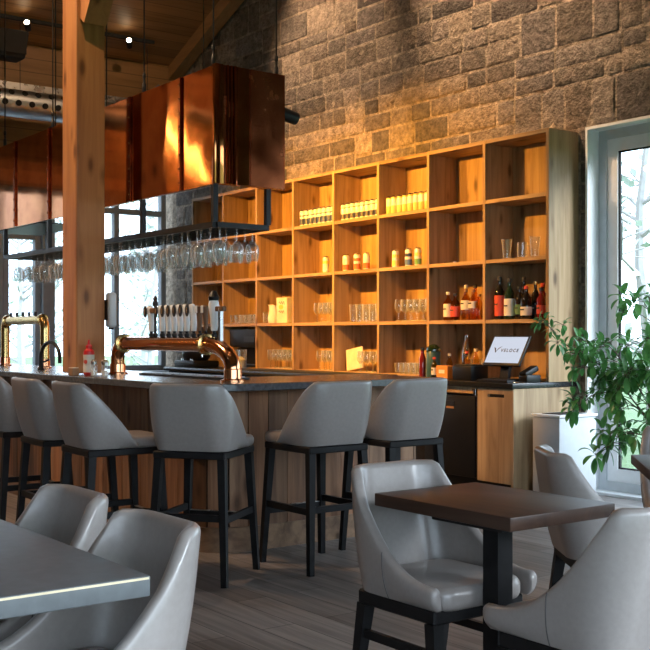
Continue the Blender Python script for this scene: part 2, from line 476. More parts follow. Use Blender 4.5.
def frame_x(name, y0, y1, z0, z1, vs, hs, m, w=.07, dep=.10):
    """glazed screen in the plane x = LX: uprights at vs, rails at hs"""
    root = bpy.data.objects.new(name, None); COL.objects.link(root); root.location = (LX-.10, y0, z0); struct(root)
    f = MB(); W, H = y1-y0, z1-z0
    for v in [0]+[q-y0 for q in vs]+[W]:
        a_ = min(max(v-w/2, 0), W-w); f.bb((-dep/2, a_, 0), (dep/2, a_+w, H), .006, 1)
    for hgt in [0]+[q-z0 for q in hs]+[H]:
        a_ = min(max(hgt-w/2, 0), H-w); f.bb((-dep/2+.006, .01, a_), (dep/2-.006, W-.01, a_+w), .006, 1)
    f.build('frame', m, root)
    p = MB(); p.bb((-.006, .02, .02), (.006, W-.02, H-.02)); p.build('pane', M['pane'], root, ang=0)
    return root
frame_x('window_1', 5.17, 6.74, .80, 3.45, (6.05,), (2.80,), M['frameg'])
frame_x('window_2', 1.0, 4.60, .80, 3.0, (1.6, 2.2, 2.8, 3.4, 4.0), (2.0,), M['frameg'])
tb = MB(); tb.bb((LX-.22, 5.06, .80), (LX+.02, 5.17, 3.45)); struct(tb.build('trim_6', M['frameg']))
dr = frame_x('door_1', 4.60, 5.06, .80, 3.45, (), (2.42,), M['frameg'])
tb = MB(); tb.bb((LX-.02, 1.0, .765), (LX+.14, 6.72, .80), .006, 1); struct(tb.build('trim_7', M['frameg']))

# the big window in the stone wall
root = bpy.data.objects.new('window_3', None); COL.objects.link(root); root.location = (WX0, WY, 0); struct(root)
W = WX1-WX0; H = WZ
f = MB()                                    # lining of the opening
f.bb((0, -.035, .0), (.022, .17, H)); f.bb((W-.022, -.035, 0), (W, .17, H)); f.bb((.022, -.035, H-.022), (W-.022, .17, H)); f.bb((.022, -.035, 0), (W-.022, .17, .022))
f.build('lining', M['framew'], root)
f = MB()
def rect(mb, x0, x1, z0, z1, w, y0, y1):
    mb.bb((x0, y0, z0), (x0+w, y1, z1)); mb.bb((x1-w, y0, z0), (x1, y1, z1))
    mb.bb((x0+w, y0, z1-w), (x1-w, y1, z1)); mb.bb((x0+w, y0, z0), (x1-w, y1, z0+w))
rect(f, .022, W-.022, .022, H-.022, .075, .10, .17); f.build('frame', M['bin'], root)
f = MB()
for k in range(4):
    xa = .097+k*(W-.194)/4; rect(f, xa, xa+(W-.194)/4-.004, .097, H-.097, .10, .115, .165)
f.build('sash', M['framew'], root)
f = MB()
for k in range(4):
    xa = .197+k*(W-.194)/4; rect(f, xa-.002, xa+(W-.194)/4-.202, .195, H-.195, .014, .126, .150)
f.build('gasket', M['matte'], root)
f = MB()
for k in range(4):
    xa = .205+k*(W-.194)/4; f.bb((xa, .135, .205), (xa+(W-.194)/4-.22, .142, H-.205))
f.build('pane', M['pane'], root, ang=0)

# the two walls behind the viewpoint: a glazed one and a plain one
q = MB(); q.bb((1.0, -5.0, 0), (1.2, 7.05, .25)); q.bb((1.0, -5.0, 2.75), (1.2, 7.05, 5.2)); q.bb((1.0, -5.0, .25), (1.2, -4.2, 2.75)); q.bb((1.0, 5.0, .25), (1.2, 7.05, 2.75))
struct(q.build('wall_right', M['plaster'], ang=0))
q = MB(); q.bb((-12.9, -5.2, 0), (1.2, -5.0, 7.2)); struct(q.build('wall_front', M['plaster'], ang=0))
w4 = bpy.data.objects.new('window_4', None); COL.objects.link(w4); w4.location = (1.1, -4.2, .25); struct(w4)
q = MB()
for k in range(8):
    y = k*9.2/7; q.bb((-.05, max(0, y-.04), 0), (.05, min(9.2, y+.04), 2.5))
q.bb((-.045, .01, 0), (.045, 9.19, .07)); q.bb((-.045, .01, 2.43), (.045, 9.19, 2.5)); q.build('frame', M['frameg'], w4, ang=0)
q = MB(); q.bb((-.005, .03, .03), (.005, 9.17, 2.47)); q.build('pane', M['pane'], w4, ang=0)

# outdoors
g = MB(); g.bb((-70, -40, -.5), (40, 70, -.2)); struct(g.build('ground', M['lawn'], ang=0))
g = MB(); g.bb((-19.5, -3, -.2), (-12.95, 12, -.08)); struct(g.build('terrace', M['paving'], ang=0))

g = MB(); g.bb((-23, -9, -.2), (-17.5, 5.2, 5.5)); g.bb((-23.2, -9.2, 5.5), (-17.3, 5.4, 5.7)); struct(g.build('added_building', M['bin'], ang=0))  # unseen building added to grey the window reflection in the copper hood

def tree(name, loc, h, seed, label, group, crown=True, dens=160):
    r_ = random.Random(seed)
    t = thing(name, label, 'tree', loc, 0, group)
    tips = []
    tr = MB()
    pts = [Vector((0, 0, 0))]; p = Vector((0, 0, 0))
    for i in range(7):
        p = p+Vector((r_.uniform(-.12, .12), r_.uniform(-.12, .12), h/7)); pts.append(p.copy())
    tr.tube(pts, [h*.02*(1-i/8.5) for i in range(8)], 7)
    tr.build('trunk', M['tbark'], t)
    bm_ = MB()
    for i in range(26):
        k = r_.uniform(1.0, 6.8); q = pts[int(k)].lerp(pts[min(7, int(k)+1)], k-int(k))
        a_ = r_.uniform(0, 2*PI); ln = h*r_.uniform(.14, .30)*(1.15-k/9)
        e1 = q+Vector((math.cos(a_)*ln*.5, math.sin(a_)*ln*.5, ln*.25)); e2 = q+Vector((math.cos(a_+.3)*ln, math.sin(a_+.3)*ln, ln*r_.uniform(.3, .8)))
        w = h*.006
        bm_.tube([q, e1, e2], [w, w*.7, w*.25], 5)
        for _ in range(5):
            s0 = e1.lerp(e2, r_.random()); s1 = s0+Vector((r_.uniform(-1, 1), r_.uniform(-1, 1), r_.uniform(-.2, 1)))*ln*.35
            bm_.tube([s0, s1], [w*.4, w*.15], 4); tips.append(s1); tips.append(s0.lerp(s1, .5))
    bm_.build('branches', M['tbark'], t)
    if crown:
        lf = MB()
        for q in tips:
            for _ in range(max(1, dens//60)):
                c_ = q+Vector((r_.gauss(0, .14), r_.gauss(0, .14), r_.gauss(0, .14)))*h*.14
                a_ = Vector((r_.uniform(-1, 1), r_.uniform(-1, 1), r_.uniform(-1, 1))).normalized()*h*.014
                b_ = a_.orthogonal().normalized()*h*.009
                lf.face([c_-a_, c_-b_, c_+a_, c_+b_])
        lf.build('leaves', M['tleaf'], t, ang=0)
    return t
for i, (x, y, hh, cr) in enumerate([(-8.6, 11.5, 5.4, 1), (-7.0, 14.5, 6.6, 0), (-9.6, 16.5, 7.2, 1), (-5.9, 18.5, 7.5, 1), (-10.8, 21.5, 8.5, 1), (-8.3, 24, 9.0, 1)]):
    tree('slender_tree', (x, y, -.2), hh, 30+i, 'thin pale tree standing outside the tall window by the plant', 'trees outside the tall window', bool(cr), 60)
for i, (x, y, hh) in enumerate([(-21, 10.9, 4.6), (-24, 9.2, 5.5), (-30, 15.4, 6.5), (-22.5, 12.6, 4.4), (-26, 10.6, 5)]):
    tree('garden_tree', (x, y, -.2), hh, 60+i, 'leafy tree on the lawn outside the windows behind the bar', 'trees outside the bar windows', True, 60)
# ------------------------------------------------------------------ chairs, stools, tables
def shell_mb(hw, yb, yf, z0, ztop, th, rc, tilt, zref, bot=.03, arc=9, ns=11, seam_t=None, topin=0.0):
    P = []
    for i in range(ns): P.append((hw, yf+(yb+rc-yf)*i/(ns-1), 1, 0))
    for i in range(1, arc+1):
        a = -PI/2*i/arc; P.append((hw-rc+rc*math.cos(a), yb+rc+rc*math.sin(a), math.cos(a), math.sin(a)))
    nb = 8
    for i in range(1, nb): P.append((hw-rc-(2*(hw-rc))*i/nb, yb, 0, -1))
    for i in range(0, arc+1):
        a = -PI/2-PI/2*i/arc; P.append((-hw+rc+rc*math.cos(a), yb+rc+rc*math.sin(a), math.cos(a), math.sin(a)))
    for i in range(1, ns): P.append((-hw, yb+rc+(yf-yb-rc)*i/(ns-1), -1, 0))
    mb = MB(); secs = []; seams = []
    def place(x, y, nx, ny, off, z, t):
        k = (z-z0)/(zref-z0); wb = max(0, 1-t)**1.3
        xx = x+nx*off; xx *= 1-topin*k*wb
        return Vector((xx, y+ny*off-tilt*k*wb, z))
    for (x, y, nx, ny) in P:
        t = (y-yb)/(yf-yb); zt = ztop(t); s = []
        zc = zt-th/2
        for k in range(8):
            v = k/7; s.append(place(x, y, nx, ny, -bot*(1-v)**2.6, z0+v*(zc-z0), t))
        for k in range(1, 6):
            a = PI*k/6; s.append(place(x, y, nx, ny, -th/2+th/2*math.cos(a), zc+th/2*math.sin(a), t))
        for k in range(8):
            v = 1-k/7; s.append(place(x, y, nx, ny, -th-bot*.2*(1-v)**2, z0+v*(zc-z0), t))
        secs.append(s)
    def squash(s, q, f):
        c = sum(s, Vector())/len(s)
        return [c+(p-c)*q+Vector((0, f, 0)) for p in s]
    full = [squash(secs[0], .55, .014), squash(secs[0], .85, .008)]+secs+[squash(secs[-1], .85, .008), squash(secs[-1], .55, .014)]
    rings = [mb.ring(s) for s in full]
    for a, b in zip(rings[:-1], rings[1:]): mb.skin(a, b)
    mb.bm.faces.new(list(reversed(rings[0]))); mb.bm.faces.new(rings[-1])
    if seam_t is not None:
        for sg in (0, 1):
            rng = range(len(P)) if sg == 0 else range(len(P)-1, -1, -1)
            for i in rng:
                t = (P[i][1]-yb)/(yf-yb)
                if t <= seam_t:
                    n = Vector((P[i][2], P[i][3], 0))
                    seams.append([p+n*.0012 for p in secs[i][:9]]); break
    return mb, seams

def cushion_mb(w, yb, yf, z0, z1, r, dome=.012, rc=.07):
    """padded seat with rounded plan and edges"""
    mb = MB(); prof = []
    n = 5
    for k in range(n+1):
        a = PI/2*k/n; prof.append((-r+r*math.sin(a), z0+r-r*math.cos(a)))
    for k in range(n+1):
        a = PI/2*k/n; prof.append((-r+r*math.cos(a), z1-r+r*math.sin(a)))
    def plan(off):
        pts = []; hw = w/2+off; y0 = yb-off; y1 = yf+off; rr = max(.006, rc+off)
        for (cx_, cy_, a0) in ((hw-rr, y1-rr, 0), (-hw+rr, y1-rr, 90), (-hw+rr, y0+rr, 180), (hw-rr, y0+rr, 270)):
            for k in range(7):
                a = R(a0+90*k/6); pts.append((cx_+rr*math.cos(a), cy_+rr*math.sin(a)))
        return pts
    rings = [mb.ring([(x, y, z) for x, y in plan(o)]) for o, z in prof]
    for q, dz in ((.05, .35), (.11, .7), (.17, 1)):
        rings.append(mb.ring([(x, y, z1+dome*dz) for x, y in [(px*(1-q/.25), (yb+yf)/2+(py-(yb+yf)/2)*(1-q/.25)) for px, py in plan(-r)]]))
    for a, b in zip(rings[:-1], rings[1:]): mb.skin(a, b)
    mb.bm.faces.new(list(reversed(rings[0]))); mb.bm.faces.new(rings[-1])
    return mb

def make_chair(label):
    t = thing('dining_chair', label, 'chair', group='upholstered dining chairs')
    def zt(u):
        u = min(max(u, 0), 1)
        if u < .13: return .795
        q = (u-.13)/.87
        return .462+.333*(1-q)**2.45
    mb, seams = shell_mb(.238, -.235, .225, .385, zt, .040, .13, .055, .795, bot=.028, seam_t=.50, topin=.10)
    bk = mb.build('backrest', M['leather'], t, ang=50)
    for s in seams:
        q = MB(); q.tube(s, .0016, 5); q.build('seam', M['seam'], bk)
    cushion_mb(.385, -.175, .238, .375, .450, .028).build('seat', M['leather'], t, ang=60)
    f = MB(); f.bb((-.20, -.185, .335), (.20, .205, .384), .006, 1); f.build('seat_frame', M['darkwood'], t)
    for sx in (-1, 1):
        q = MB(); q.bar((sx*.182, .182, .336), (sx*.192, .205, 0), .044, .030); q.build('leg', M['darkwood'], t)
        q = MB(); q.bar((sx*.182, -.162, .336), (sx*.192, -.215, 0), .044, .030); q.build('leg', M['darkwood'], t)
        q = MB(); q.bar((sx*.187, .178, .235), (sx*.187, -.165, .235), (.018, .030)); q.build('stretcher', M['darkwood'], t)
    return t
def make_stool(label):
    t = thing('bar_stool', label, 'stool', group='bar stools along the bar')
    def zt(u):
        if u < .12: return 1.008
        q = min(1, (u-.12)/.88)
        return 1.008-.315*q**1.12
    mb, seams = shell_mb(.232, -.215, .075, .668, zt, .034, .115, .045, 1.008, bot=.035, topin=.05)
    mb.build('backrest', M['leather'], t, ang=50)
    cushion_mb(.40, -.17, .285, .660, .722, .026, .01).build('seat', M['leather'], t, ang=60)
    f = MB(); f.bb((-.195, -.18, .628), (.195, .25, .664), .005, 1); f.build('seat_frame', M['darkwood'], t)
    P = {}
    for sx in (-1, 1):
        for sy in (-1, 1):
            tp_ = Vector((sx*.172, .222 if sy > 0 else -.153, .630)); ft = Vector((sx*.203, .258 if sy > 0 else -.197, 0))
            q = MB(); q.bar(tp_, ft, .040, .030); q.build('leg', M['darkwood'], t)
            P[sx, sy] = lambda z, a=tp_, b=ft: b.lerp(a, z/.63)
    for a, b, z in (((-1, -1), (1, -1), .335), ((-1, -1), (-1, 1), .325), ((1, -1), (1, 1), .325)):
        p, q_ = P[a](z), P[b](z); d = (q_-p).normalized()*.018
        q = MB(); q.bar(p+d, q_-d, (.020, .034)); q.build('stretcher', M['darkwood'], t)
    p, q_ = P[-1, 1](.285), P[1, 1](.285); d = (q_-p).normalized()*.018
    q = MB(); q.bar(p+d, q_-d, (.020, .036)); fr = q.build('footrest', M['darkwood'], t)
    q = MB(); q.bar(p+d+Vector((0, 0, .0195)), q_-d+Vector((0, 0, .0195)), (.022, .003)); q.build('kick_plate', M['steel'], fr)
    return t

CH = make_chair('x')
def put_chair(first, x, y, f, label):
    if first:
        CH.location = (x, y, 0); CH.rotation_euler = (0, 0, face_dir(*f)); CH['label'] = label; return CH
    return dup(CH, (x, y, 0), face_dir(*f), label)
put_chair(1, -2.765, 2.52, (1, 0), 'grey leather chair tucked under the far side of the small walnut-topped table')
put_chair(0, -2.085, 2.525, (-1, 0.0), 'grey leather chair seen from behind at the near corner of the walnut-topped table')
put_chair(0, -2.455, 1.06, (0, -1), 'grey leather chair at the near end of the grey table, side wing fully shown')
put_chair(0, -3.03, 1.09, (0, -1), 'grey leather chair farther along the grey table, nearest to the bar stools')
put_chair(0, -2.85, 3.53, (.58, .81), 'grey leather chair seen side on between the walnut table and the metal bin')
put_chair(0, -3.17, 4.53, (.7, -.7), 'grey leather chair cut off by the picture edge in front of the plant')

ST = make_stool('x')
sp = [(-4.81, 3.52, (-1, 0), 'grey stool at the short side of the bar, facing its middle, fully in view'),
      (-4.81, 4.07, (-1, .02), 'grey stool at the short side of the bar, next to the black fridge'),
      (-4.935, 2.86, (-.60, .80), 'grey stool turned to the rounded corner of the bar'),
      (-5.36, 2.525, (.05, 1), 'grey stool beside the corner stool, below the copper tap tower foot'),
      (-5.985, 2.54, (.05, 1), 'grey stool in front of the timber post, second along the long bar side'),
      (-6.64, 2.55, (.03, 1), 'grey stool farthest along the bar, cut by the picture edge')]
for i, (x, y, f, lb) in enumerate(sp):
    if i == 0:
        ST.location = (x, y, 0); ST.rotation_euler = (0, 0, face_dir(*f)); ST['label'] = lb
    else: dup(ST, (x, y, 0), face_dir(*f), lb)

# small walnut table
t = thing('bistro_table', 'small square walnut-topped table on a black pedestal, between two chairs', 'table', (-2.555, 2.575, 0))
q = MB(); q.bb((-.305, -.255, .678), (.320, .215, .72), .004, 2); q.build('tabletop', M['tabletop'], t)
q = MB(); q.bb((.034, -.083, .035), (.100, -.017, .655)); q.build('column', M['darkwood'], t)
q = MB(); q.bb((-.09, -.19, .655), (.22, .12, .678)); q.build('support_plate', M['steelb'], t)
q = MB(); q.bb((-.12, -.07, .002), (.23, -.03, .035), .006, 1); q.bb((.047, -.22, .002), (.087, .12, .034), .006, 1); q.build('base', M['steelb'], t)
# grey table in the corner
t = thing('dining_table', 'large grey-topped table cut off by the lower left corner', 'table', (-2.98, .74, 0))
q = MB(); q.bb((-.808, -.388, .674), (.808, .388, .7205), .004, 3); q.build('tabletop', M['tablegrey'], t)
q = MB(); q.bb((.8065, -.384, .7125), (.8088, .384, .7175)); q.bb((-.804, .3865, .7125), (.804, .3888, .7175)); q.build('edge_highlight', M['tableglint'], t)  # cream strips painted in for the highlight along the top edges
q = MB(); q.bb((-.05, -.05, .03), (.05, .05, .65)); q.build('column', M['steelb'], t)
q = MB(); q.bb((-.45, -.2, .65), (.45, .2, .672)); q.build('support_plate', M['steelb'], t)
q = MB(); q.bb((-.35, -.03, .002), (.35, .03, .03), .006, 1); q.bb((-.03, -.3, .002), (.03, .3, .029), .006, 1); q.build('base', M['steelb'], t)
# dark table at the right edge
t = thing('corner_table', 'dark table whose corner shows at the right edge, before the plant', 'table', (-2.655, 3.985, 0), R(-45))
q = MB(); q.bb((-.32, -.32, .678), (.32, .32, .72), .004, 2); q.build('tabletop', M['tabletop'], t)
q = MB(); q.bb((-.035, -.035, .035), (.035, .035, .655)); q.build('column', M['darkwood'], t)
q = MB(); q.bb((-.15, -.15, .655), (.15, .15, .678)); q.build('support_plate', M['steelb'], t)
q = MB(); q.bb((-.19, -.02, .002), (.19, .02, .035), .006, 1); q.bb((-.02, -.19, .002), (.02, .19, .034), .006, 1); q.build('base', M['steelb'], t)

# ------------------------------------------------------------------ the bar
BL = -11.2
def rounded_L(front, side, rad, end, back, bside):
    """plan of the bar: long leg along x, rounded corner, short leg to y = end"""
    p = [(BL, front)]
    for k in range(9):
        a = R(-90+90*k/8); p.append((side-rad+rad*math.cos(a), front+rad+rad*math.sin(a)))
    p += [(side, end), (bside, end), (bside, back), (BL, back)]
    return p
bt = thing('bar', 'L-shaped wooden bar with dark stone top, behind the row of stools', 'bar', (0, 0, 0))
q = MB(); q.prism(rounded_L(2.95, -5.15, .30, 4.75, 3.78, -5.98), .938, .98); tp_ = q.build('bar_top', M['bartop'], bt, ang=25)
bv = tp_.modifiers.new('Bevel', 'BEVEL'); bv.width = .005; bv.segments = 2; bv.limit_method = 'ANGLE'
q = MB(); q.prism(rounded_L(3.19, -5.39, .22, 4.68, 3.70, -5.90), .0, .938); q.build('bar_core', M['barw'], bt, ang=25)
# cladding boards, one by one along the face
q = MB(); cols2 = []; rb = random.Random(5)
path = [(-11.1, 3.17)]
for k in range(9):
    a = R(-90+90*k/8); path.append((-5.37-.24+.24*math.cos(a), 3.17+.24+.24*math.sin(a)))
path.append((-5.37, 4.69))
def along(path, s):
    for a, b in zip(path[:-1], path[1:]):
        d = math.hypot(b[0]-a[0], b[1]-a[1])
        if s <= d: return (a[0]+(b[0]-a[0])*s/d, a[1]+(b[1]-a[1])*s/d)
        s -= d
    return path[-1]
tot = sum(math.hypot(b[0]-a[0], b[1]-a[1]) for a, b in zip(path[:-1], path[1:]))
s = 0
while s < tot-.02:
    w = min(rb.uniform(.085, .15), tot-s)
    a = Vector((*along(path, s+.002), 0)); b = Vector((*along(path, s+w-.002), 0))
    d = (b-a); ln = d.length; d.normalize(); nrm = Vector((d.y, -d.x, 0)); th = .012+rb.uniform(0, .006)
    tone = rb.choice([.45, .7, .85, 1.0, 1.15, 1.4]); tint = rb.choice([(1, 1, 1), (1.05, .95, .85), (.95, .98, 1.0)])
    n0 = len(q.bm.verts)
    lo = q.ring([a, b, b+nrm*th, a+nrm*th]); hi = q.ring([p+Vector((0, 0, .793)) for p in (a, b, b+nrm*th, a+nrm*th)])
    q.skin(lo, hi); q.bm.faces.new(list(reversed(lo))); q.bm.faces.new(hi)
    cols2 += [tuple(tone*c for c in tint)]*8
    s += w
for v in q.bm.verts: v.co.z += .145
q.build('cladding', M['barw'], bt, ang=0, cols=cols2)
q = MB(); q.prism(rounded_L(3.155, -5.355, .25, 4.70, 3.72, -5.92), .0, .143); q.build('plinth', M['barh'], bt, ang=25)
for hx in (-5.72, -7.1, -8.5):
    q = MB(); q.box((hx, 3.135, .845), (.03, .03, .06), .004, 1); q.tube([(hx, 3.12, .86), (hx, 3.085, .855), (hx, 3.075, .83), (hx, 3.09, .815)], .006, 8)
    q.build('bag_hook', M['steelb'], bt)

# ------------------------------------------------------------------ back counter
CX = -5.86
t = thing('back_counter', 'black stone worktop running under the cubby shelf', 'counter', (0, 0, 0))
q = MB(); q.bb((-11.42, 6.10, .838), (CX+.005, 6.835, .88), .004, 2); q.build('worktop', M['blackstone'], t)
q = MB(); q.bb((-11.40, 6.16, .10), (-6.90, 6.78, .838)); q.build('base', M['darkwood'], t)
q = MB(); q.bb((-11.40, 6.22, 0), (CX-.03, 6.70, .098)); q.build('kick_board', M['matte'], t)
t = thing('base_cabinet', 'wooden cabinet with recessed handle at the free end of the counter', 'cabinet', (0, 0, 0))
q = MB(); q.bb((-6.245, 6.15, .10), (CX-.03, 6.78, .837)); q.build('body', M['cab_v'], t)
q = MB(); q.bb((CX-.028, 6.115, .0), (CX, 6.785, .837), .002, 1); q.build('end_panel', M['cab_v'], t)
q = MB()                                              # door leaf with a slot cut for the fingers
x0, x1, z0, z1, ya, yb_ = -6.25, CX-.03, .105, .832, 6.118, 6.148
sx0, sx1, sz0, sz1 = -6.14, -5.96, .765, .792
q.bb((x0, ya, z0), (sx0, yb_, z1)); q.bb((sx1, ya, z0), (x1, yb_, z1)); q.bb((sx0, ya, z0), (sx1, yb_, sz0)); q.bb((sx0, ya, sz1), (sx1, yb_, z1))
dr = q.build('door', M['cab_v'], t, ang=0)
q = MB(); q.bb((sx0, yb_-.004, sz0), (sx1, yb_-.001, sz1)); q.build('handle_slot', M['matte'], dr)
t = thing('bar_fridge', 'black undercounter fridge beside the wooden cabinet', 'fridge', (0, 0, 0))
q = MB(); q.bb((-6.89, 6.17, .10), (-6.255, 6.76, .775)); q.build('body', M['black'], t)
q = MB(); q.bb((-6.885, 6.125, .115), (-6.285, 6.168, .762), .006, 2); d_ = q.build('door', M['black'], t)
q = MB(); q.bb((-6.275, 6.13, .105), (-6.258, 6.168, .762)); q.build('side_trim', M['steelb'], t)
q = MB(); q.bb((-6.61, 6.118, .655), (-6.52, 6.126, .715), .002, 1); q.build('badge', M['steelb'], d_)
q = MB(); q.bb((-6.61, 6.116, .655), (-6.52, 6.119, .672)); q.build('badge_plate', M['tan'], d_)
t = thing('apron_rail', 'pale wooden rail with steel bracket above the black fridge', 'rail', (0, 0, 0))
q = MB(); q.bb((-6.89, 6.13, .785), (-6.262, 6.16, .836)); q.build('rail', M['cab_v'], t)
q = MB(); q.bb((-6.295, 6.112, .765), (-6.265, 6.130, .825), .002, 1); q.build('bracket', M['steel'], t)

# slim metal bin by the window
t = thing('waste_bin', 'tall light grey metal bin between the counter end and the window', 'bin', (-5.64, 6.44, 0))
q = MB(); q.box((0, 0, .32), (.27, .42, .62), .012, 2, taper=1.0); q.build('body', M['bin'], t)
q = MB()
rect2 = lambda z0_, z1_, o: q.bb((-.14-o, -.215-o, z0_), (.14+o, .215+o, z1_), .004, 2)
rect2(.632, .652, .003); q.build('lid_rim', M['framew'], t)
q = MB(); q.bb((-.09, -.15, .652), (.09, .15, .656)); q.build('opening', M['matte'], t)
# ------------------------------------------------------------------ copper hood over the bar
HX0, HX1, HY0, HY1, HZ0, HZ1 = -9.62, -5.65, 3.365, 3.867, 2.157, 2.87
hd = thing('copper_hood', 'long box hood of riveted copper sheets hanging over the bar', 'hood', (0, 0, 0))
q = MB(); q.bb((HX0+.01, HY0+.012, HZ0+.004), (HX1-.012, HY0+.05, HZ1-.003)); q.build('core', M['copperd'], hd, ang=0)
seams = [HX1, -6.09, -6.79, -7.49, -8.20, -8.92, HX0]
rp = random.Random(3)
for a, b in zip(seams[:-1], seams[1:]):
    # each sheet bulges a little, as thin copper does
    q = MB(); nx, nz = 14, 14; ax, az = rp.uniform(-.002, .002), rp.uniform(-.0015, .0015); sd = rp.uniform(0, 50)
    g_ = []
    for j in range(nz+1):
        row = []
        for i in range(nx+1):
            u, v = i/nx, j/nz
            e = (4*u*(1-u))*(4*v*(1-v))
            y = HY0+.010-(.0004+.0008*noise.noise(Vector((u*2+sd, v*2, sd))))*e+ax*(u-.5)+az*(v-.5)
            row.append(q.bm.verts.new((b+(a-b)*u, y, HZ0+(HZ1-HZ0)*v)))
        g_.append(row)
    for j in range(nz):
        for i in range(nx): q.bm.faces.new((g_[j][i], g_[j][i+1], g_[j+1][i+1], g_[j+1][i]))
    q.build('copper_panel', M['copper'], hd)
for x in seams[1:-1]:
    q = MB(); q.bb((x-.014, HY0-.006, HZ0), (x+.014, HY0+.009, HZ1), .003, 1); st = q.build('seam_strip', M['copperd'], hd)
    for k in range(8):
        z = HZ0+.05+k*(HZ1-HZ0-.1)/7
        q = MB(); q.lathe([(.009, 0), (.008, .004), (.004, .007)], 10)
        for v in q.bm.verts: v.co = Vector((x+v.co.x, HY0-.006-v.co.z, z+v.co.y))
        q.build('rivet', M['copper'], st)
# end sheets and their folded ribs
q = MB(); q.bb((HX1-.05, HY0+.01, HZ0), (HX1, HY1, HZ1), .002, 1); q.build('end_panel', M['copperd'], hd)
q = MB(); q.bb((HX1-.03, HY0-.008, HZ0-.002), (HX1+.005, HY0+.055, HZ1+.003), .004, 2); q.build('corner_trim', M['copper'], hd)
for y, w in ((3.448, .010), (3.474, .010), (3.50, .012)):
    q = MB(); q.tube([(HX1+.002, y, HZ0), (HX1+.002, y, HZ1)], w, 10); q.build('fold_rib', M['copper'], hd)
q = MB(); q.bb((HX1-.001, 3.515, HZ0), (HX1+.004, 3.60, HZ1), .001, 1); q.build('fold_plate', M['copper'], hd)
q = MB(); q.bb((HX1-.001, 3.61, HZ0), (HX1+.006, 3.625, HZ1), .001, 1); q.build('fold_rib', M['copperd'], hd)
q = MB(); q.bb((HX0, HY1-.03, HZ1-.05), (HX1-.06, HY1, HZ1-.02)); q.bb((HX0, HY0+.051, HZ1-.05), (HX0+.03, HY1-.03, HZ1-.02)); q.bb((HX1-.09, HY0+.051, HZ1-.05), (HX1-.06, HY1-.03, HZ1-.02)); q.build('rear_frame', M['steelb'], hd)
q = MB(); q.bb((HX0+.01, HY0+.051, HZ0), (HX0+1.1, HY1-.008, HZ0+.01)); q.build('underside', M['steelb'], hd)
for x in (-5.725, -6.63, -8.18, -9.22):
    for y in (HY0+.03, HY1-.015):
        q = MB(); q.tube([(x, y, HZ1-.03), (x, y, ceil_z(x)-.005)], .0055, 6); cbl = q.build('suspension_cable', M['steelb'], hd)
        q = MB(); q.lathe([(.010, 0), (.014, .01), (.014, .06), (.008, .07), (.008, .10), (.012, .105), (.012, .13), (.005, .14)], 10, (x, y, HZ1-.002)); q.build('turnbuckle', M['steelb'], cbl)

# ------------------------------------------------------------------ glass rack below
RX0, RX1, RY0, RY1, RZ = -9.16, -5.68, 3.375, 3.755, 1.90
rk = thing('glass_rack', 'black steel hanging rack below the copper hood', 'rack', (0, 0, 0))
q = MB()
for y in (RY0, RY1): q.bb((RX0, y-.014, RZ-.004), (RX1, y+.014, RZ+.030))
for x in (RX0, RX1): q.bb((x-.014, RY0+.0145, RZ-.003), (x+.014, RY1-.0145, RZ+.029))
q.build('rack_frame', M['steelb'], rk, ang=0)
for x in (RX0, -8.20, -7.45, -6.61, RX1):
    for y in ((RY0, RY1) if x in (RX0, RX1) else (RY0,)):
        q = MB(); q.bb((x-.016, y-.016, RZ+.03), (x+.016, y+.016, HZ0-.004)); q.build('hanger', M['steelb'], rk, ang=0)
RSP = .0925
GX = [RX0+.075+RSP*k for k in range(60) if RX0+.075+RSP*k < RX1-.05]
q = MB()
for gx in GX:
    for s_ in (-1, 1):
        q.tube([(gx+s_*.027, RY0+.01, RZ+.004), (gx+s_*.027, RY1-.01, RZ+.004)], .0055, 6)
q.build('rail', M['steelb'], rk)
q = MB()
for k in range(40): 
    x = RX0+.04+k*(RX1-RX0-.08)/39; q.tube([(x, RY0, RZ+.026), (x, RY1, RZ+.026)], .003, 5)
q.tube([(RX0, (RY0+RY1)/2, RZ+.026), (RX1, (RY0+RY1)/2, RZ+.026)], .003, 5)
q.build('wire_shelf', M['steelb'], rk)

def wine_prof(h, rb, rr, stem):
    return [(.033, 0), (.034, .003), (.012, .008), (.0045, .016), (.004, stem*.5), (.0045, stem), (rb*.45, stem+.008), (rb*.85, stem+.030), (rb, stem+.055), (rb*.95, stem+.085), (rr, h), (rr-.0018, h), (rb*.95-.0018, stem+.085), (rb-.0018, stem+.055), (rb*.82, stem+.031), (rb*.3, stem+.013)]
q = MB(); q.lathe([(r_, -z) for r_, z in wine_prof(.215, .043, .034, .085)], 18, caps=True)
hg = q.build('wine_glass', M['glass'])
tag(hg, 'clear stemmed glass hanging upside down, one of the rows right of the timber post', 'glass', 'stemmed glasses hanging right of the post')
rj = random.Random(9)
first = True
for gx in GX:
    for gy in (RY0+.075, RY0+.19, RY0+.305):
        left = gx < -7.45
        gl = hg if first else hg.copy()
        if not first: COL.objects.link(gl)
        gl.location = (gx+rj.uniform(-.004, .004), gy+rj.uniform(-.02, .02), RZ+.0125); k_ = rj.uniform(.92, 1.04); gl.scale = (1, 1, k_)
        if left:
            gl['label'] = 'clear stemmed glass hanging upside down, one of the rows left of the timber post'; gl['group'] = 'stemmed glasses hanging left of the post'
        first = False

